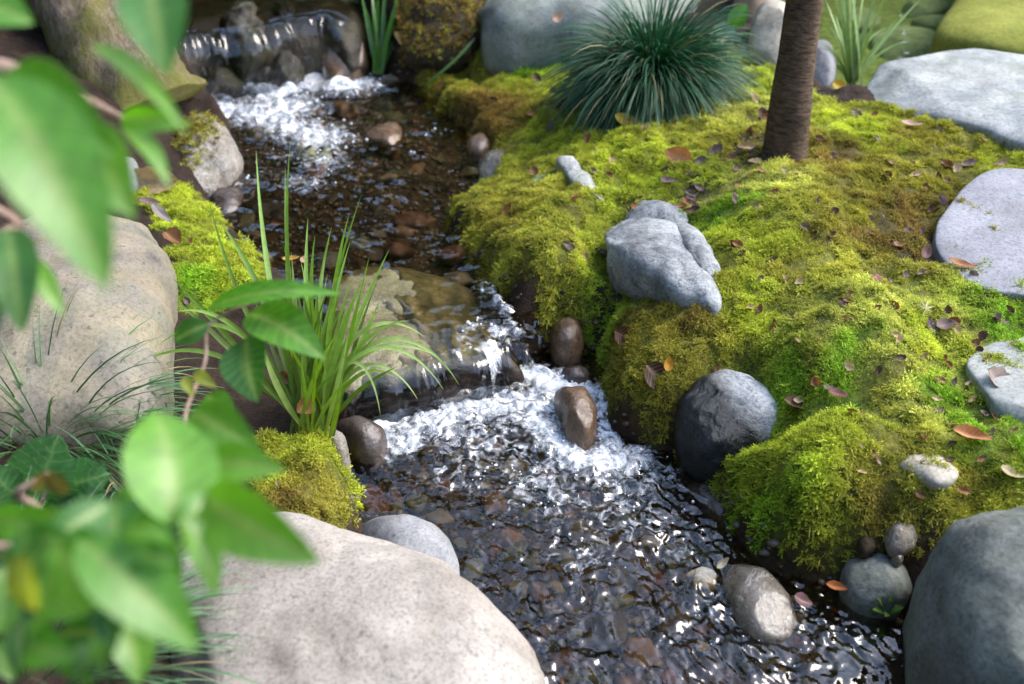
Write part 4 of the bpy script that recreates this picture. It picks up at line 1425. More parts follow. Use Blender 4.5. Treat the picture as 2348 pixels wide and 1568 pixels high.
bed_stones(P_LOW, -0.06, 170, np.random.default_rng(11), 2.6, 'stone under water', 'stones on the bed of the lower stream')
bed_stones(P_UP, 0.045, 130, np.random.default_rng(12), 4.0, 'stone under water', 'stones on the bed of the upper pool', big=0.06, small=0.02)

# gravel between them
GRM = NT('gravel')
ti = GRM.attr('tint', 'INSTANCER').outputs['Color']
GRAVM = GRM.done(GRM.principled(ti, 0.5, 0.5).outputs[0])
gr = []
for i in range(4):
    V, F = ball(7, 4)
    V = V * np.array([1, .8, .55]) * (1 + 0.25 * np.random.default_rng(i).normal(0, 1, (len(V), 1)) * 0.5)
    gr.append(proto('gravel_grain', V, F, GRAVM, None, True))
r = np.random.default_rng(77)
gx_ = r.uniform(-1.2, 1.6, 26000)
gy_ = r.uniform(0.85, 3.7, 26000)
dm = np.minimum(poly_sd(gx_, gy_, P_LOW), poly_sd(gx_, gy_, P_UP))
k = dm < 0.02
gx_, gy_ = gx_[k], gy_[k]
pal = np.array([alb(c, 0.4) for c in [(92, 70, 46), (70, 54, 38), (120, 98, 70), (84, 80, 56), (128, 116, 96), (96, 58, 38)]])
go = scatter('gravel', np.stack([gx_, gy_, T.h(gx_, gy_) + .001], 1), np.stack([r.normal(0, .3, len(gx_)), r.normal(0, .3, len(gx_)), r.uniform(0, 6.28, len(gx_))], 1),
             r.uniform(.3, 1, len(gx_)) ** 2 * 0.011 + .002, r.integers(0, 4, len(gx_)), pal[r.integers(0, len(pal), len(gx_))], gr)
tag(go, 'brown gravel on the stream bed between the larger stones', 'gravel', kind='stuff')


# ------------------------------------------------------------------ plants
def bez(P, n):
    t = np.linspace(0, 1, n)[:, None]
    P = [np.asarray(p, float) for p in P]
    if len(P) == 3:
        return (1 - t) ** 2 * P[0] + 2 * t * (1 - t) * P[1] + t ** 2 * P[2]
    return (1 - t) ** 3 * P[0] + 3 * t * (1 - t) ** 2 * P[1] + 3 * t * t * (1 - t) * P[2] + t ** 3 * P[3]


def ribbon(curve, width, facing, fold=0.25, taper=0.8, base=0.55):
    """grass blade: V-folded ribbon along a curve"""
    n = len(curve)
    tg = np.gradient(curve, axis=0)
    tg /= np.linalg.norm(tg, axis=1, keepdims=True) + 1e-9
    side = np.cross(tg, facing)
    side /= np.linalg.norm(side, axis=1, keepdims=True) + 1e-9
    nor = np.cross(side, tg)
    u = np.linspace(0, 1, n)
    w = width * 0.5 * np.minimum(base + (1 - base) * u / 0.25, 1) * np.clip((1 - u) / (1 - taper + 1e-6), 0, 1) ** 0.8
    w = np.maximum(w, width * 0.02)[:, None]
    V = np.concatenate([curve - side * w + nor * w * fold, curve, curve + side * w + nor * w * fold])
    F = []
    for i in range(n - 1):
        F.append((i, i + 1, n + i + 1, n + i))
        F.append((n + i, n + i + 1, 2 * n + i + 1, 2 * n + i))
    return V, np.array(F), np.concatenate([u, u, u])


BLADEM = leaf_mat('grass_blade', 0.38, 0.35, 0.5)
MONDOM = leaf_mat('dark_tuft_blade', 0.48, 0.2, 0.3)
LEAFM = leaf_mat('glossy_shrub_leaf', 0.36, 0.5, 0.5, veins=0.35)
DEADM = leaf_mat('fallen_leaf', 0.6, 0.25, 0.3, veins=0.35)
TWIGM = bark_mat('twig_bark', (128, 104, 88), (186, 160, 142), 16)


def blend_col(c0, c1, u):
    return np.array(c0)[None] * (1 - u[:, None]) + np.array(c1)[None] * u[:, None]


def blade_part(root, loc, curve, width, facing, c0, c1, mat=BLADEM, name='blade', fold=0.25, taper=0.55):
    V, F, u = ribbon(curve, width, facing, fold, taper)
    me = mesh_from(name, V - np.asarray(loc), F, True, {'col': blend_col(c0, c1, u)})
    return link(name, me, mat, root)


# the tall grass clump at the near weir
gb = T.hit(705, 985)
g_root = thing('grass_clump', 'tall green grass clump arching over the weir beside the stream', 'grass', gb)
D0 = depth_of(gb)


def gp(px, py, dd=0.0):
    return atd(px, py, D0 + dd)


GREEN0, GREEN1, PALE = (0.13, 0.20, 0.03), (0.18, 0.33, 0.04), (0.34, 0.46, 0.14)
BL = [((690, 970), (600, 650), (587, 345)), ((700, 975), (640, 640), (665, 328)), ((706, 975), (652, 650), (654, 385)), ((722, 975), (735, 720), (828, 447)), ((735, 980), (740, 760), (802, 555)),
      ((715, 970), (712, 720), (760, 520)), ((725, 975), (690, 700), (706, 500)), ((700, 965), (545, 730), (478, 458)), ((690, 970), (620, 650), (497, 500)), ((730, 985), (800, 760), (892, 572)),
      ((745, 990), (790, 830), (846, 590)), ((740, 970), (755, 650), (800, 492)), ((735, 975), (700, 700), (722, 540)), ((680, 960), (520, 760), (395, 637)), ((675, 955), (500, 760), (400, 690)),
      ((712, 975), (700, 800), (650, 560)), ((718, 975), (735, 800), (690, 600)), ((740, 985), (800, 850), (870, 690)), ((745, 1000), (770, 900), (800, 760)), ((700, 975), (640, 850), (585, 690)),
      ((690, 975), (620, 880), (600, 780)), ((755, 1005), (772, 950), (784, 870)), ((728, 975), (720, 760), (745, 590)), ((708, 975), (680, 750), (668, 580)), ((720, 980), (660, 760), (610, 600)),
      ((705, 985), (640, 900), (560, 870)), ((735, 985), (760, 800), (830, 640)), ((712, 985), (696, 860), (718, 660)), ((730, 990), (745, 880), (765, 640)), ((700, 985), (650, 800), (640, 640))]
CUB = [((725, 975), (760, 770), (870, 690), (972, 772)), ((730, 978), (790, 740), (960, 720), (1052, 882)), ((728, 980), (780, 770), (920, 740), (1016, 892)), ((735, 985), (790, 800), (890, 800), (957, 915)),
       ((730, 980), (770, 780), (850, 790), (872, 952)), ((735, 985), (800, 770), (900, 770), (1000, 815)), ((725, 985), (770, 820), (860, 740), (935, 735)), ((740, 990), (790, 850), (850, 830), (905, 865)),
       ((690, 965), (600, 740), (480, 690), (352, 800)), ((680, 965), (560, 800), (420, 760), (290, 850)), ((685, 970), (580, 720), (470, 700), (400, 715))]
rr = np.random.default_rng(21)
for i, (a, b, c) in enumerate(BL):
    dz = rr.normal(0, .04)
    cur = bez([gp(*a, dz * .3), gp(*b, dz), gp(*c, dz * 1.5)], 14)
    v = rr.uniform(.75, 1.25)
    blade_part(g_root, gb, cur, rr.uniform(.008, .0125), np.array([rr.normal(0, .5), -1, .6]), np.array(GREEN0) * v, np.array(GREEN1 if rr.uniform() < .7 else PALE) * v)
for i, P4 in enumerate(CUB):
    dz = rr.normal(0, .03) - .02
    cur = bez([gp(*P4[0]), gp(*P4[1], dz * .5), gp(*P4[2], dz), gp(*P4[3], dz * 1.6)], 20)
    v = rr.uniform(.85, 1.2)
    blade_part(g_root, gb, cur, rr.uniform(.008, .0105), np.array([rr.normal(0, .3), -.6, 1]), np.array(GREEN0) * v, np.array(PALE if i < 6 else GREEN1) * v)
for i in range(58):     # short fill
    bx, by = rr.uniform(665, 770), rr.uniform(955, 1005)
    tx = bx + rr.normal(10, 70)
    ty = by - rr.uniform(120, 380)
    dz = rr.normal(0, .05)
    cur = bez([gp(bx, by, dz * .4), gp(bx * .65 + tx * .35, (by + ty) / 2 - 20, dz), gp(tx, ty, dz * 1.4)], 12)
    v = rr.uniform(.55, 1.1)
    blade_part(g_root, gb, cur, rr.uniform(.006, .010), np.array([rr.normal(0, .6), -1, .5]), np.array(GREEN0) * v, np.array(GREEN1) * v)


def upright_clump(name, label, base_px, tips, n_rand, spread, hgt, width, c0, c1, seed, zbase=None):
    b = T.hit(*base_px) if zbase is None else at(*base_px, zbase)
    root = thing(name, label, 'grass', b)
    d = depth_of(b)
    r = np.random.default_rng(seed)
    for (m, t) in tips:
        o = (r.normal(0, spread * .25), r.normal(0, 4))
        dz = r.normal(0, .05)
        cur = bez([atd(base_px[0] + o[0], base_px[1] + o[1], d), atd(*m, d + dz * .5), atd(*t, d + dz)], 14)
        v = r.uniform(.8, 1.2)
        blade_part(root, b, cur, width * r.uniform(.8, 1.2), np.array([r.normal(0, .5), -1, .4]), np.array(c0) * v, np.array(c1) * v)
    for i in range(n_rand):
        x0 = base_px[0] + r.normal(0, spread * .35)
        t = (x0 + r.normal(0, spread), base_px[1] - hgt * r.uniform(.5, 1.1))
        m = (x0 * .7 + t[0] * .3, base_px[1] - hgt * .5)
        dz = r.normal(0, .08)
        cur = bez([atd(x0, base_px[1] + r.normal(0, 6), d), atd(*m, d + dz * .5), atd(*t, d + dz)], 12)
        v = r.uniform(.6, 1.15)
        blade_part(root, b, cur, width * r.uniform(.7, 1.1), np.array([r.normal(0, .5), -1, .4]), np.array(c0) * v, np.array(c1) * v)
    return root


upright_clump('iris_clump', 'dark green sword leaved clump beside the upper waterfall', (868, 168),
              [((850, 80), (825, -30)), ((858, 70), (850, -60)), ((875, 80), (905, -40)), ((885, 90), (945, -30)), ((890, 80), (925, -60)), ((880, 100), (915, 10)), ((862, 90), (840, 20)), ((895, 100), (960, -10)), ((876, 70), (885, -70)), ((868, 80), (866, -50))],
              5, 40, 200, .017, (0.05, 0.13, 0.01), (0.07, 0.2, 0.02), 31, Z_UP + .02)
upright_clump('reed_clump', 'light green reed clump growing at the pond behind the pale slab', (1950, 190),
              [((1930, 90), (1892, 0)), ((1945, 80), (1905, -40)), ((1955, 70), (1960, -40)), ((1975, 80), (2010, -20)), ((1985, 90), (2030, -10)), ((1995, 110), (2060, 40)), ((2000, 110), (2118, -10)), ((1925, 120), (1880, 100)), ((1930, 130), (1885, 165)), ((1965, 80), (1985, -60)), ((1940, 60), (1925, -80)), ((1990, 120), (2085, 90)), ((1960, 90), (2040, 60)), ((1950, 70), (1945, -60))],
              16, 22, 210, .012, (0.13, 0.20, 0.03), (0.26, 0.38, 0.12), 33, Z_POND - .02)
cur = bez([at(980, 190, .15), at(1050, 140, .22), at(1090, 85, .27)], 10)
o = link('fallen_grass', mesh_from('fallen_grass', *ribbon(cur, .012, np.array([0, -.5, 1]))[:2], True, {'col': np.tile((0.05, .11, .02), (30, 1))}), BLADEM)
tag(o, 'single dark grass blade lying from the iris clump towards the boulder', 'grass')


def mound_grass(name, label, base, radius, n, length, width, c0, c1, tip, seed, up=0.6, gravity=1.0, mat=MONDOM, bias=(0, 0), segs=8, ball=False):
    """tuft of fine arching blades, one mass of foliage"""
    r = np.random.default_rng(seed)
    base = np.asarray(base)
    Vs, Fs, Cs, off = [], [], [], 0
    for i in range(n):
        az = r.uniform(0, 2 * math.pi)
        rad = radius * math.sqrt(r.uniform(0, 1)) * .55
        el = math.radians(90 - 78 * (rad / (radius * .55)) ** .8 * up - abs(r.normal(0, 14)))
        L = length * r.uniform(.6, 1.1) * (1 - .30 * rad / (radius * .55))
        p = np.array([math.cos(az) * rad, math.sin(az) * rad, 0.0])
        d = np.array([math.cos(az + r.normal(0, .35)) * math.cos(el) + bias[0], math.sin(az + r.normal(0, .35)) * math.cos(el) + bias[1], math.sin(el)])
        d /= np.linalg.norm(d)
        if ball:
            ez = r.uniform(-.12, 1) ** 1.0 if False else r.uniform(-.1, 1.0)
            cz = math.sqrt(max(0.0, 1 - ez * ez))
            d = np.array([math.cos(az) * cz, math.sin(az) * cz, ez])
            p = d * np.array([.07, .07, .02]) + np.array([0, 0, .05])
            d = d + r.normal(0, .16, 3) + np.array([.05, -.06, .04])
            L = length * r.uniform(.5, 1.12) * (1 + .12 * math.sin(2 * az + 1))
        pts = [p]
        for k in range(segs):
            d = d + np.array([0, 0, -gravity * 1.7 / segs * (0.4 + k / segs)])
            d /= np.linalg.norm(d)
            p = p + d * L / segs
            pts.append(p)
        cur = np.array(pts)
        gz = T.h1(base[0] + cur[-1, 0], base[1] + cur[-1, 1]) - base[2] if i % 4 == 0 else None
        cur[:, 2] = np.maximum(cur[:, 2], (gz if gz is not None else -0.08) + .004)
        fc = np.array([r.normal(0, .4), r.normal(0, .4) - .2, 1])
        V, F, u = ribbon(cur, width * r.uniform(.7, 1.2), fc, .3, .6)
        v = r.uniform(.6, 1.3)
        straw = r.uniform() < .035
        c = blend_col(np.array(c0) * v, np.array((.30, .24, .12) if straw else c1) * v, np.clip(u * 1.3, 0, 1))
        tt = smooth(.8, 1.0, u)[:, None] * r.uniform(0, 1)
        c = c * (1 - tt) + np.array(tip) * tt
        Vs.append(V)
        Fs.append(F + off)
        Cs.append(c)
        off += len(V)
    me = mesh_from(name, np.concatenate(Vs), np.concatenate(Fs), True, {'col': np.concatenate(Cs)})
    o = link(name, me, mat, loc=tuple(map(float, base)))
    return tag(o, label, 'grass')


mb = T.hit(1492, 225)
mound_grass('grass_tuft', 'dense rounded tuft of dark blue green fine grass by the slim trunk', mb, .25, 3600, .275, .0036, (0.014, 0.056, 0.010), (0.020, 0.080, 0.036), (.09, .16, .09), 41, gravity=.95, ball=True)
fb = T.hit(110, 1000)
mound_grass('grass_tuft', 'loose tuft of fine grass growing against the striped tan boulder', fb, .22, 340, .30, .0034, (0.035, 0.085, 0.02), (0.07, 0.16, 0.06), (.2, .28, .15), 43, up=.8, gravity=.75, bias=(.12, 0))
fb2 = T.hit(60, 1540)
mound_grass('grass_tuft', 'fine grey green grass tuft under the shrub beside the beige boulder', fb2, .26, 420, .26, .0030, (0.03, 0.07, 0.02), (0.08, 0.15, 0.07), (.2, .28, .18), 45, up=.9, gravity=.6, bias=(.25, .2))
fb3 = T.hit(300, 1120)
mound_grass('grass_tuft', 'short thin grass tuft at the lower corner of the striped boulder', fb3, .16, 240, .18, .0030, (0.03, 0.08, 0.02), (0.06, 0.14, 0.06), (.2, .28, .15), 46, up=.9, gravity=.9, bias=(.1, 0))


LV = []


def leaf_mesh(name, B, Tp, width, facing, col, tipcol=None, curl=0.12, cup=0.18, nl=14, nw=7, shape='oval', rib=None, wav=0.0, seed=0):
    """a leaf blade with a midrib valley, from base B to tip T; facing = rough upper-side direction"""
    B, Tp = np.asarray(B, float), np.asarray(Tp, float)
    ax = Tp - B
    L = np.linalg.norm(ax)
    ax /= L
    f = np.asarray(facing, float)
    nr = f - (f @ ax) * ax
    nr /= np.linalg.norm(nr)
    sd = np.cross(ax, nr)
    u = np.linspace(0, 1, nl)
    if shape == 'oval':
        prof = np.sin(np.pi * u ** 0.85) ** 0.75 * (1 - 0.25 * u)
    elif shape == 'lance':
        prof = np.sin(np.pi * u ** 0.75) ** 0.95
    else:
        prof = np.sin(np.pi * np.clip(u * .94 + .05, 0, 1) ** 0.7) ** .55
    prof = prof / prof.max()
    rg = np.random.default_rng(seed)
    V, C, = [], []
    for i in range(nl):
        for j in range(nw):
            t = -1 + 2 * j / (nw - 1)
            w = width * .5 * prof[i] * (1 + wav * .1 * math.sin(i * 2.3 + j))
            h = -curl * L * (u[i] - .5) ** 2 * 2 + cup * w * abs(t) ** 1.3 + wav * .03 * L * math.sin(u[i] * 9 + t * 3 + seed)
            V.append(B + ax * L * u[i] + sd * t * w + nr * h)
            c = np.array(col) * (1 - u[i]) + np.array(tipcol if tipcol is not None else col) * u[i]
            if j == nw // 2:
                c = c * 1.0 + (np.array(rib) - c) * .6 if rib is not None else c * 1.25
            elif rib is not None and (i + abs(j - nw // 2)) % 2 == 0:
                c = c * .85
            C.append(c)
    V = np.array(V)
    LV.clear()
    LV.extend([(u[i], -1 + 2 * j / (nw - 1), 0) for i in range(nl) for j in range(nw)])
    return V, grid_faces(nw, nl), np.array(C)


def tube(pts, rad, sides=9):
    pts = np.asarray(pts, float)
    n = len(pts)
    rad = np.broadcast_to(np.asarray(rad, float), (n,))
    tg = np.gradient(pts, axis=0)
    tg /= np.linalg.norm(tg, axis=1, keepdims=True) + 1e-9
    ref = np.array([0.31, 0.9, 0.3])
    V = []
    for i in range(n):
        x = np.cross(tg[i], ref)
        x /= np.linalg.norm(x)
        y = np.cross(tg[i], x)
        a = np.linspace(0, 2 * math.pi, sides, endpoint=False)
        V.append(pts[i] + rad[i] * (np.cos(a)[:, None] * x + np.sin(a)[:, None] * y))
    V = np.concatenate(V)
    F = [tuple(f) for f in grid_faces(sides, n, True)]
    F.append(tuple(range(sides))[::-1])
    F.append(tuple((n - 1) * sides + np.arange(sides)))
    return V, F


# the shrub that hangs into the picture from the left
sb = np.array([-1.02, 0.55, T.h1(-1.02, 0.55)])
shrub = thing('leafy_shrub', 'bright green broad leaved shrub hanging over the left bank in front', 'shrub', sb)


def twig(pts, r0, r1):
    P = catmull(pts, max(8, len(pts) * 5), closed=False)
    V, F = tube(P, np.linspace(r0, r1, len(P)))
    link('branch', mesh_from('branch', V - sb, F), TWIGM, shrub)


hub = sb + np.array([.03, .03, .45])
hub2 = sb + np.array([0.02, .05, .95])
twig([sb + (0, 0, -.03), sb + (.01, .01, .2), hub], .016, .012)
twig([hub, sb + (-.02, .04, .7), hub2], .012, .010)
twig([hub, atd(-160, 1330, .66), atd(30, 1310, .66), atd(140, 1272, .68), atd(260, 1230, .66), atd(395, 1190, .78), atd(430, 1060, .92), atd(425, 950, 1.02), atd(470, 830, 1.08), atd(480, 745, 1.1), atd(570, 695, 1.1)], .0028, .0016)
twig([hub, atd(-60, 1250, .8), atd(50, 1212, .8), atd(120, 1190, .82)], .006, .004)
twig([hub, atd(-40, 1180, .9), atd(40, 1128, .88), atd(112, 1085, .88)], .005, .003)
twig([hub2, atd(-120, 120, .75), atd(60, 170, .78), atd(200, 230, .84), atd(280, 272, .9)], .008, .003)
twig([hub2, atd(-150, 420, .8), atd(0, 540, .82), atd(50, 575, .84)], .006, .003)
twig([hub2, atd(-100, -120, .75), atd(150, -120, .74), atd(340, -70, .75)], .007, .003)
S1, S2, S3 = (0.095, 0.27, 0.026), (0.14, 0.34, 0.040), (0.055, 0.17, 0.03)
YL, BR = (0.30, 0.32, 0.05), (.12, .07, .02)
TOW = np.array([0.15, -0.75, 0.9])
LEAVES = [((335, -70), .75, (378, 155), .72, 150, S3, (.1, -.5, 1)), ((-70, 0), .8, (72, 45), .8, 110, S1, TOW), ((-30, 130), .62, (252, 640), .60, 235, S1, (.5, -.5, .9)), ((-10, 150), .72, (250, 345), .70, 165, S1, (.2, -.9, .6)),
          ((165, 270), .75, (300, 485), .72, 135, S2, TOW), ((262, 270), .9, (428, 282), .88, 58, S2, (0, -.8, .6)), ((285, 272), .9, (393, 412), .87, 54, S2, (.6, -.6, .5)), ((205, 70), .78, (425, 272), .74, 52, S2, (.5, -.6, .6)),
          ((15, 505), .84, (48, 752), .80, 112, S3, (.4, -.9, .4)), ((42, 570), .86, (146, 712), .84, 58, S2, (.7, -.6, .3)), ((-40, 500), .85, (-5, 760), .82, 70, S3, (.6, -.8, .3)),
          ((455, 690), 1.1, (768, 652), 1.05, 62, S1, (0, -.35, 1)), ((560, 700), 1.1, (738, 806), 1.04, 112, S1, (.2, -.6, .9)), ((555, 765), 1.09, (580, 915), 1.04, 118, S3, (-.1, -.9, .5)), ((475, 742), 1.09, (392, 782), 1.1, 58, S3, TOW),
          ((440, 850), 1.05, (492, 885), 1.03, 30, YL, TOW), ((420, 860), 1.05, (440, 905), 1.03, 26, YL, TOW), ((402, 1190), .80, (368, 925), .86, 205, S2, (.35, -.45, 1)), ((425, 930), .95, (592, 1035), .90, 105, S1, (.1, -.7, .8)),
          ((455, 1055), .85, (642, 1072), .82, 95, S2, TOW), ((440, 1130), .76, (712, 1285), .70, 150, S2, (.1, -.8, .7)), ((180, 1225), .68, (462, 1485), .68, 165, S1, (.5, -.6, .8)), ((120, 1245), .72, (252, 1408), .74, 125, S2, (.1, -.8, .6)),
          ((258, 1150), .78, (82, 1255), .74, 82, S3, (-.2, -.8, .5)), ((430, 1180), .74, (505, 1365), .74, 78, S2, (.7, -.3, .7)), ((40, 1285), .62, (75, 1420), .66, 66, YL, TOW), ((245, 1360), .8, (222, 1570), .82, 48, (.22, .27, .03), TOW),
          ((300, 1180), .82, (420, 1260), .80, 80, S3, TOW), ((255, 1190), .85, (330, 1110), .87, 60, S2, TOW), ((330, 1195), .84, (290, 1080), .9, 52, S1, TOW), ((410, 1200), .8, (500, 1130), .83, 70, S1, TOW), ((360, 1230), .78, (400, 1370), .78, 80, S1, TOW), ((90, 1262), .64, (20, 1390), .66, 90, S3, TOW), ((470, 900), 1.05, (540, 960), 1.03, 60, S1, TOW),
          ((115, 1085), .88, (150, 1140), .9, 40, BR, TOW), ((112, 1088), .88, (70, 1130), .9, 34, BR, TOW), ((270, 1210), .8, (180, 1300), .82, 70, S1, TOW)]
re_ = np.random.default_rng(57)
for _ in range(44):
    bx, by = re_.uniform(-40, 300), re_.uniform(1130, 1480)
    an, ln = re_.uniform(-.4, 2.2), re_.uniform(80, 150)
    dd_ = re_.uniform(.68, .95)
    LEAVES.append(((bx, by), dd_, (bx + math.cos(an) * ln, by + math.sin(an) * ln), dd_ - .02, re_.uniform(50, 95), [S1, S2, S3, S3][re_.integers(0, 4)], TOW + re_.normal(0, .25, 3)))
rl = np.random.default_rng(51)
for i, (b, db, t, dt, w, c, fc) in enumerate(LEAVES):
    v = rl.uniform(.85, 1.15)
    if db < 1.0:
        db, dt = db * .78, dt * .78
    Bp, Tp = atd(*b, db), atd(*t, dt)
    W = 1.05 * w * (db + dt) / 2 / FPX
    V, F, C = leaf_mesh('leaf', Bp, Tp, W, np.array(fc) + rl.normal(0, .08, 3), np.array(c) * v, np.array(c) * v * 1.05, curl=.22, cup=.28, rib=np.array((.25, .35, .09)), shape='oval', seed=i)
    link('leaf', mesh_from('leaf', V - sb, F, True, {'col': C, 'lv': np.array(LV)}), LEAFM, shrub)

# broad herb leaves low on the left bank
hb = T.hit(90, 1190)
herb = thing('broadleaf_herb', 'low herb with wide serrated round leaves below the shrub', 'plant', hb)
HD = depth_of(hb) - .08
for (b, t, w) in [((90, 1165), (120, 1008), 190), ((120, 1130), (238, 1085), 130), ((60, 1150), (-30, 1080), 120), ((110, 1140), (150, 1215), 90), ((60, 1150), (10, 1230), 80), ((150, 1150), (230, 1130), 80)]:
    V, F, C = leaf_mesh('leaf', atd(*b, HD + .03), atd(*t, HD - .02), w * HD / FPX, (.1, -.7, .8), (0.07, .19, .055), (0.09, .23, .08), curl=.2, cup=.12, rib=np.array((.16, .3, .1)), shape='round', nw=11, nl=18)
    V = V + np.random.default_rng(int(w)).normal(0, .0012, V.shape)
    link('leaf', mesh_from('leaf', V - hb, F, True, {'col': C, 'lv': np.array(LV)}), LEAFM, herb)
V, F = tube([hb, atd(90, 1165, HD + .03), atd(105, 1130, HD + .02)], .003)
link('stem', mesh_from('stem', V - hb, F), TWIGM, herb)

sp = at(2035, 1398, .015)
sprout = thing('seedling', 'tiny green seedling at the water below the grey speckled stone', 'plant', sp)
for b, t, w in [((2032, 1398), (2012, 1368), 12), ((2034, 1398), (2042, 1365), 12), ((2036, 1400), (2070, 1392), 16), ((2030, 1400), (2002, 1396), 14), ((2034, 1402), (2030, 1412), 12)]:
    d = depth_of(sp)
    V, F, C = leaf_mesh('leaf', atd(*b, d), atd(*t, d - .03), w * d / FPX * 1.3, (0, -.5, 1), (.13, .24, .04), shape='lance', nl=8, nw=5)
    link('leaf', mesh_from('leaf', V - sp, F, True, {'col': C, 'lv': np.array(LV)}), LEAFM, sprout)

ivb = at(1690, 95, .28)
ivy = thing('ivy', 'small bright green ivy leaves beside the cream rock', 'plant', ivb)
d = depth_of(ivb)
for b, t, w in [((1690, 90), (1755, 105), 50), ((1680, 60), (1710, 10), 45), ((1670, 70), (1650, 130), 70), ((1660, 110), (1690, 180), 60), ((1640, 60), (1680, 100), 60)]:
    V, F, C = leaf_mesh('leaf', atd(*b, d), atd(*t, d - .02), w * d / FPX, (0, -.6, 1), (.09, .26, .02) if b[0] > 1675 else (.10, .22, .12), shape='round', nl=10, nw=7)
    link('leaf', mesh_from('leaf', V - ivb, F, True, {'col': C, 'lv': np.array(LV)}), LEAFM, ivy)

# ------------------------------------------------------------------ fallen leaves
def fallen(label, b, t, w, col, lift=.012, tipcol=None, shape='oval', curl=-.25, cup=.4, z=None, group=None, rib=None, wav=.6, tilt=None, seed=0):
    """a shed leaf lying where the ground (or z) is"""
    col = np.array(col) * .62
    tipcol = None if tipcol is None else np.array(tipcol) * .62
    rib = None if rib is None else np.array(rib) * .62
    gB = T.hit(*b) if z is None else at(*b, z)
    gT = T.hit(*t) if z is None else at(*t, z)
    dm = (depth_of(gB) + depth_of(gT)) / 2
    # keep it in one piece: both ends at about the same distance
    c = (gB + gT) / 2
    B, Tp = atd(*b, depth_of(c)), atd(*t, depth_of(c))
    f = np.array([0, -.25, 1.0]) if tilt is None else np.array(tilt)
    B = B + (0, 0, 0)
    sh = c[2] - (B[2] + Tp[2]) / 2 + (lift * .45 if z is None else lift * .6) + .003
    B, Tp = B + (0, 0, 1) * np.array(sh), Tp + (0, 0, 1) * np.array(sh)
    V, F, C = leaf_mesh('fallen_leaf', B, Tp, w * dm / FPX, f, col, tipcol, curl=curl, cup=cup, nl=11, nw=7, shape=shape, rib=rib, wav=wav, seed=seed)
    o0 = V.mean(0)
    o = link('fallen_leaf', mesh_from('fallen_leaf', V - o0, F, True, {'col': C, 'lv': np.array(LV)}), DEADM, loc=tuple(o0))
    return tag(o, label, 'leaf', group)


def maple(label, c, r, col, rot, z=None, lift=.018):
    """a five to seven lobed leaf"""
    g = T.hit(*c) if z is None else at(*c, z)
    R = r * depth_of(g) / FPX
    col = np.array(col) * .65
    nr = T.normal(np.array([g[0]]), np.array([g[1]]))[0] if z is None else np.array([0, 0, 1.])
    nr = nr * .6 + np.array([0, -.5, .6])
    nr /= np.linalg.norm(nr)
    x = np.cross([0, 1, 0], nr)
    x /= np.linalg.norm(x)
    y = np.cross(nr, x)
    V, C = [np.zeros(3)], [np.array(col) * 1.2]
    lob = [(-2.3, .55), (-1.5, .8), (-.75, 1), (0, 1.1), (.75, 1), (1.5, .8), (2.3, .55)]
    ring = []
    for k, (a, l) in enumerate(lob):
        ring += [(a - .16, l * .55, .01), (a, l, -.10), (a + .16, l * .55, .01)]
        ring.append((a + .38, .26, .05))
    for a, l, h in ring:
        a += rot
        V.append((x * math.sin(a) + y * math.cos(a)) * l * R + nr * h * R)
        C.append(np.array(col) * (1.0 if l < .6 else .9))
    F = [(0, i, i % len(ring) + 1) for i in range(1, len(ring) + 1) if i != len(ring)]
    st = len(V)
    V += [(y * -math.cos(rot) - x * math.sin(rot)) * R * .9 + nr * .1 * R, (y * -math.cos(rot) - x * math.sin(rot)) * R * .9 + nr * .1 * R + x * .03 * R, x * .03 * R]
    C += [np.array(col) * .8] * 3
    F += [(0, st, st + 1), (0, st + 1, st + 2)]
    o = link('fallen_leaf', mesh_from('fallen_leaf', np.array(V), F, False, {'col': np.array(C)}), DEADM, loc=tuple(g + nr * lift))
    return tag(o, label, 'leaf')


BRN, DKB, TAN_, MAU, ORG, YEL, PGR, GRY, RED = [s2l(c) for c in [(140, 92, 62), (80, 50, 44), (196, 168, 128), (126, 102, 98), (176, 104, 52), (214, 184, 50), (168, 172, 104), (150, 136, 134), (150, 44, 34)]]
fallen('large curled tan leaf beside the moss capped rock', (418, 428), (263, 436), 62, TAN_, lift=.03, cup=.9, tilt=(0, -.9, .5), wav=.8)
fallen('narrow grey green leaf on the top edge of the striped boulder', (348, 480), (396, 524), 24, GRY, z=.30, shape='lance')
fallen('curled copper leaf caught between the striped boulder and the moss', (378, 545), (416, 572), 42, BRN, z=.30, cup=.9)
fallen('pale narrow leaf floating at the edge of the upper pool', (440, 484), (506, 486), 17, TAN_, z=Z_UP + .01, shape='lance')
fallen('purplish leaf stuck on the left moss above the striped boulder', (320, 470), (372, 478), 24, MAU, z=.26)
fallen('yellow brown leaf at the foot of the rusty mossed rock', (956, 122), (905, 92), 36, s2l((186, 150, 84)), lift=.04, tilt=(.2, -.9, .4))
fallen('bright yellow oval leaf below the dark grass tuft', (1406, 285), (1472, 305), 32, YEL, lift=.03, tilt=(.1, -.6, .8), wav=.2, cup=.25)
fallen('orange brown leaf leaning at the base of the dark grass tuft', (1582, 385), (1520, 362), 44, s2l((206, 138, 92)), lift=.03, tilt=(-.1, -.9, .5))
maple('pale green star shaped maple leaf on the moss above the weir', (1232, 420), 30, s2l((150, 164, 110)), 2.6)
fallen('brown folded leaf standing behind the green maple leaf', (1225, 418), (1222, 395), 22, BRN, lift=.03, tilt=(0, -1, .2))
maple('pink star shaped maple leaf on the moss', (1998, 650), 28, s2l((176, 92, 116)), 2.9)
maple('pale cream maple leaf on the moss beside purple leaves', (2110, 718), 26, s2l((214, 206, 150)), .4)
fallen('large grey purple leaf lying above the pale stepping stone', (2142, 768), (2185, 755), 34, MAU)
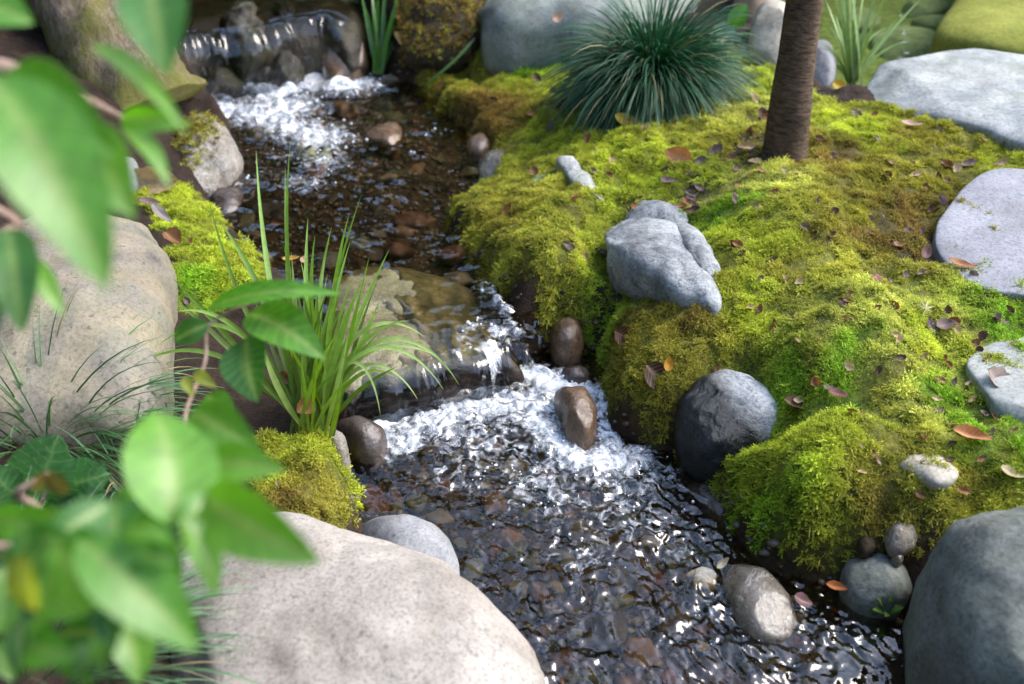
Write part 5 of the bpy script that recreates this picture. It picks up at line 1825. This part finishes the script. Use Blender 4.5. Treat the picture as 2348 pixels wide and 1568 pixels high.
fallen('dark purple leaf beside the pale cream maple leaf', (2120, 745), (2140, 782), 24, s2l((110, 84, 104)))
fallen('large dark brown ribbed leaf on the hanging moss', (1476, 852), (1548, 918), 62, DKB, lift=.02, tilt=(.1, -.8, .7), rib=s2l((180, 150, 130)), wav=.15)
fallen('dark red brown oval leaf on the rusty moss by the weir', (1406, 775), (1468, 806), 48, s2l((84, 40, 32)), lift=.02, tilt=(0, -.8, .7), rib=s2l((120, 66, 54)), wav=.1)
fallen('small yellow and orange leaf above the ribbed brown leaf', (1528, 872), (1532, 835), 22, s2l((206, 146, 40)), lift=.03, tilt=(0, -1, .3))
fallen('pale green oval leaf with orange underside in the gap of the moss', (1408, 695), (1416, 646), 28, PGR, lift=.03, tilt=(.3, -.8, .6))
fallen('brown curled leaf on the moss beside the half black boulder', (1790, 935), (1852, 955), 34, s2l((118, 84, 66)), lift=.02, cup=.8)
fallen('red brown leaf in the hollow of the green moss', (1892, 915), (1942, 925), 26, s2l((110, 56, 56)), lift=.02)
fallen('orange brown rolled leaf above the small white stone', (2172, 1010), (2266, 1030), 38, s2l((190, 120, 72)), lift=.025, cup=.9, rib=s2l((220, 170, 120)))
fallen('crumpled grey brown leaf lying on the pale stepping stone', (2250, 870), (2312, 925), 62, s2l((164, 142, 130)), lift=.03, wav=1.0, cup=.5)
fallen('beige ragged leaf right of the small white stone', (2282, 1090), (2342, 1112), 28, s2l((186, 166, 132)), lift=.02)
fallen('brown leaf with orange edge at the lilac stepping stone', (2165, 615), (2232, 632), 24, s2l((158, 96, 44)), lift=.025)
fallen('mauve upright leaf beside the lilac stepping stone', (2112, 610), (2124, 576), 26, s2l((140, 100, 100)), lift=.03, tilt=(0, -1, .3))
fallen('glossy orange brown leaf between the blue grey rocks', (1442, 498), (1502, 510), 28, s2l((160, 84, 40)), lift=.03, cup=.7)
fallen('curled brown leaf hanging among the grass clump blades', (716, 920), (682, 955), 44, s2l((176, 124, 82)), z=.2, tilt=(.2, -1, .1), cup=.8)
fallen('small shrivelled brown leaf higher in the grass clump', (646, 862), (668, 890), 28, s2l((150, 98, 62)), z=.2, tilt=(.2, -1, .1), cup=.9)
fallen('red leaf with a yellow tip on the moss below the grass clump', (672, 990), (742, 1005), 26, RED, tipcol=s2l((200, 150, 20)), lift=.025)
fallen('yellow leaf at the pond edge by the reed clump', (1905, 200), (1942, 208), 24, s2l((222, 180, 60)), z=.24, tilt=(0, -.8, .6))
fallen('tiny pale leaf on the moss above the ringed stone', (1143, 292), (1168, 293), 12, s2l((220, 206, 160)))
fallen('pinkish leaf resting on the big green grey boulder', (1266, 55), (1290, 38), 22, s2l((206, 166, 140)), z=.40, tilt=(0, -1, .3))
fallen('mauve leaf lying along the edge of the long pale slab', (2058, 296), (2112, 302), 18, s2l((190, 150, 140)), lift=.03)
fallen('pale winged leaf sticking out of the stream beside the oval stone', (1640, 1310), (1668, 1286), 20, s2l((220, 206, 176)), z=.02, tilt=(0, -1, .2))
fallen('orange brown leaf at the waterline under the hanging moss', (1888, 1352), (1942, 1362), 24, s2l((170, 96, 50)), z=.02, cup=.7)
fallen('mauve ribbed leaf in the water beside the oval stone', (1815, 1378), (1858, 1398), 34, s2l((130, 90, 96)), z=.008, rib=s2l((190, 160, 160)))
fallen('purple brown leaf standing before the big green grey boulder', (1158, 120), (1160, 92), 26, s2l((120, 74, 72)), lift=.035, tilt=(0, -1, .2))
fallen('white pointed leaf before the dark grass tuft and boulder', (1222, 108), (1236, 132), 12, s2l((230, 216, 180)), lift=.02)
fallen('yellow green leaf under the water below the weir', (1288, 898), (1326, 882), 18, s2l((120, 112, 60)), z=.012) if False else None
fallen('yellow leaf caught in the grass clump above the weir stone', (648, 605), (690, 600), 16, s2l((214, 160, 60)), z=.16)
fallen('pale brown curled leaf behind the grass clump', (690, 600), (706, 612), 22, s2l((176, 140, 104)), z=.16)

SMALL = [('small dry brown curled leaf', BRN), ('small mauve grey leaf scrap', MAU), ('small beige leaf scrap', TAN_), ('small dark brown leaf', DKB)]
MOSS_MARKS = [(1800, 300, 'on the moss at the foot of the slim trunk'), (1490, 250, 'on the moss around the dark grass tuft'), (1180, 120, 'on the moss before the green grey boulder'), (1120, 300, 'on the moss by the upper pool'), (1330, 390, 'beside the white ridge of rock'),
              (1260, 560, 'on the moss mound above the weir'), (1520, 600, 'beside the blue grey rock'), (1590, 460, 'behind the blue grey rock'), (1450, 800, 'on the rusty hanging moss'), (1680, 950, 'above the half black boulder'), (1900, 800, 'on the big green moss mound'), (1850, 560, 'on the moss slope below the trunk'),
              (1998, 640, 'near the pink maple leaf'), (2110, 730, 'near the cream maple leaf'), (2130, 560, 'at the edge of the lilac stepping stone'), (2230, 850, 'at the edge of the pale stepping stone'), (2110, 1060, 'near the small white stone'), (2150, 330, 'along the long pale slab'),
              (2040, 430, 'on the brown moss between trunk and lilac stone'), (1830, 1100, 'on the lime moss over the stream'), (2250, 1100, 'on the moss above the round boulder'), (640, 1100, 'on the moss below the grass clump'), (440, 580, 'on the left moss strip'), (310, 240, 'at the foot of the leaning trunk')]
spots = [(1350, 325), (1120, 175), (1130, 238), (1285, 262), (1220, 270), (1010, 210), (1600, 440), (1580, 455), (1620, 470), (1590, 480), (1735, 490), (1740, 400), (1690, 395), (1830, 420), (1910, 497), (1925, 405), (2040, 385), (2100, 390), (2190, 395), (2215, 385),
         (1870, 470), (1880, 330), (2010, 330), (1960, 560), (2080, 540), (2130, 490), (2160, 470), (2090, 560), (1685, 570), (1740, 650), (1830, 660), (1700, 590), (1340, 600), (1310, 545), (1160, 490), (1380, 590), (1940, 700), (2050, 780), (2010, 860), (1740, 720), (1720, 720),
         (2230, 800), (2240, 815), (2260, 830), (2190, 770), (2280, 740), (2310, 720), (2170, 845), (2210, 905), (2225, 925), (2250, 960), (2280, 955), (2270, 1000), (2100, 1150), (2000, 1060), (1950, 960), (1830, 930), (2200, 1140), (2320, 1000), (2150, 950), (2205, 590), (2230, 640),
         (1790, 250), (1725, 235), (1745, 270), (1960, 270), (2000, 275), (1420, 180), (1190, 118), (1330, 120), (1440, 520), (1570, 470), (2120, 440), (2250, 330), (2300, 345), (2150, 310), (2070, 310), (1640, 860), (1560, 700), (1480, 660), (1340, 760), (640, 520), (1780, 900),
         (1895, 560), (2020, 505), (1985, 540), (2260, 690), (2170, 720), (2320, 800), (2110, 860), (1700, 1160), (640, 1120), (430, 700), (440, 560), (300, 245), (340, 225)]
rs = np.random.default_rng(61)
zone0 = [(1180, 130), (1700, 260), (2300, 380), (2320, 1080), (1950, 1120), (1750, 720), (1300, 580)]
while len(spots) < 200:
    q = (rs.uniform(1150, 2330), rs.uniform(120, 1150))
    if poly_sd(np.array([q[0]]), np.array([q[1]]), zone0)[0] < 0:
        spots.append(q)
for i, (x, y) in enumerate(spots):
    lb, c = SMALL[rs.choice(4, p=[.38, .24, .2, .18])]
    a, L = rs.uniform(0, 6.28), rs.uniform(9, 19) * (1.25 if y < 500 else 1)
    dx, dy = math.cos(a) * L, math.sin(a) * L * .7
    lb = lb + ' ' + nearest(x, y, MOSS_MARKS)
    fallen(lb, (x - dx, y - dy), (x + dx, y + dy), L * rs.uniform(.7, 1.2), np.array(c) * rs.uniform(.7, 1.3), lift=.014, cup=rs.uniform(.2, 1.0), wav=1.2, tilt=(rs.normal(0, .4), -.5 + rs.normal(0, .3), .8), group='small shed leaves on the moss', seed=i)

# ------------------------------------------------------------------ trees
def crown_mesh(center, radii, n, size, seed, clumps=26):
    r = np.random.default_rng(seed)
    cc = r.normal(0, 1, (clumps, 3))
    cc = cc / np.linalg.norm(cc, axis=1, keepdims=True) * r.uniform(.35, 1, (clumps, 1)) * np.array(radii)
    k = r.integers(0, clumps, n)
    p = cc[k] + r.normal(0, 1, (n, 3)) * np.array(radii) * .2
    a = r.normal(0, 1, (n, 3))
    a /= np.linalg.norm(a, axis=1, keepdims=True)
    b = np.cross(a, r.normal(0, 1, (n, 3)))
    b /= np.linalg.norm(b, axis=1, keepdims=True)
    s = size * r.uniform(.6, 1.3, (n, 1))
    V = np.stack([p - a * s, p + b * s * .45, p + a * s, p - b * s * .45], 1).reshape(-1, 3)
    F = np.arange(4 * n).reshape(n, 4)
    return V + np.array(center), F, cc + np.array(center)


CROWNM = leaf_mat('tree_foliage', 0.45, 0.35, 0.4)


def tree(name, label, pts, rads, bark, center, radii, n, seed, lumpy=0.006, flare=None):
    root = thing(name, label, 'tree', pts[0])
    P = catmull(pts, 60, closed=False)
    R = np.interp(np.linspace(0, 1, 60), np.linspace(0, 1, len(rads)), rads)
    V, F = tube(P, R, 40)
    nz = fbm(V[:, 0] * 14, V[:, 1] * 14, V[:, 2] * 5, 4, seed)
    ax = np.repeat(P, 40, axis=0)
    V2 = V.copy()
    V2[:2400] = ax + (V[:2400] - ax) * (1 + nz[:2400, None] * lumpy / np.repeat(R, 40)[:, None])
    link('trunk', mesh_from('trunk', V2 - pts[0], F), bark, root)
    Vc, Fc, cc = crown_mesh(center, radii, n, .055, seed)
    cr = link('crown', mesh_from('crown', Vc - pts[0], Fc, False, {'col': np.tile((0.07, .13, .02), (len(Vc), 1)) * np.repeat(np.random.default_rng(seed).uniform(.6, 1.4, (n, 1)), 4, axis=0)}), CROWNM, root)
    tag(cr, kind='stuff')
    for c in cc[::3]:
        k = np.random.default_rng(int(abs(c[0]) * 1e4)).integers(38, 60)
        s = P[k]
        V, F = tube(catmull([s, (s + c) / 2 + (0, 0, .15), c], 10, closed=False), np.linspace(R[k] * .45, .004, 10), 7)
        link('limb', mesh_from('limb', V - pts[0], F), bark, root)
    return root


tb = T.hit(1800, 350)
BARK1 = bark_mat('dark_ringed_bark', (46, 36, 28), (116, 94, 74), 14)
tb[2] -= .03
ty = tb[1]
top0 = aty(1843, 0, ty + .02)
dirv = (top0 - tb)
P1 = [tb, tb + dirv * .12, tb + dirv * .5, top0, tb + dirv * 1.6 + (0, 0, .2), tb + dirv * 2.2 + (-.1, .1, .6), tb + dirv * 2.6 + (-.3, .2, 1.2)]
wpx = depth_of(tb) / FPX
tree('slim_tree', 'slim dark brown barked tree standing in the moss', P1, [60 * wpx, 48 * wpx, 42 * wpx, 38 * wpx, 35 * wpx, .035, .02],
     BARK1, np.array([tb[0] - .5, tb[1] + 1.3, 3.2]), (1.3, 1.1, .8), 800, 71, lumpy=.003)
lb_ = T.hit(330, 215)
lb_[2] -= .06
l0 = aty(175, -10, lb_[1] + .12)
dv = l0 - lb_
P2 = [lb_, lb_ + dv * .2, lb_ + dv * .6, l0, lb_ + dv * 1.8, lb_ + dv * 2.6 + (.1, .2, .5), lb_ + dv * 3 + (.3, .5, 1.2)]
wpx = depth_of(lb_) / FPX
tree('leaning_tree', 'leaning grey trunk with a green mossy foot left of the waterfall', P2, [140 * wpx, 128 * wpx, 112 * wpx, 100 * wpx, 90 * wpx, .07, .03],
     bark_mat('mossy_grey_bark', (84, 70, 56), (150, 132, 112), 9, green=(92, 92, 34), ring=False), np.array([lb_[0] + .3, lb_[1] + 1.4, 3.3]), (1.6, 1.2, .9), 900, 73, lumpy=.02)

# added unseen foliage around the view, shading near faces and darkening water reflections
r = np.random.default_rng(90)
segs = [((-6, 7.2), (8, 7.2), 3.3, 20000), ((-3.6, 7.0), (-3.6, -3.2), 4.6, 16000), ((-3.6, -3.0), (5.5, -3.0), 3.3, 14000)]
P_, S_ = [], []
for A, B, ht, n in segs:
    t_ = r.uniform(0, 1, n)
    x = A[0] + (B[0] - A[0]) * t_ + r.normal(0, .35, n)
    y = A[1] + (B[1] - A[1]) * t_ + r.normal(0, .35, n)
    z = .2 + ht * r.uniform(0, 1, n) ** .9 * (1 + .35 * fbm(x * .9 + y * .7, y * .3, 0, 3, 5))
    P_.append(np.stack([x, y, z], 1))
    S_.append(r.uniform(.10, .22, (n, 1)))
p, s_ = np.concatenate(P_), np.concatenate(S_)
n = len(p)
a = r.normal(0, 1, (n, 3))
a /= np.linalg.norm(a, axis=1, keepdims=True)
b = np.cross(a, r.normal(0, 1, (n, 3)))
b /= np.linalg.norm(b, axis=1, keepdims=True)
V = np.stack([p - a * s_, p + b * s_ * .5, p + a * s_, p - b * s_ * .5], 1).reshape(-1, 3)
me = mesh_from('added_hedge', V, np.arange(4 * n).reshape(n, 4), False, {'col': np.repeat(np.array([[.05, .10, .02]]) * r.uniform(.5, 1.5, (n, 1)), 4, axis=0)})
tag(link('added_hedge', me, CROWNM), 'tall dense dark green foliage added out of view to shade the stream', 'added_hedge', kind='stuff')
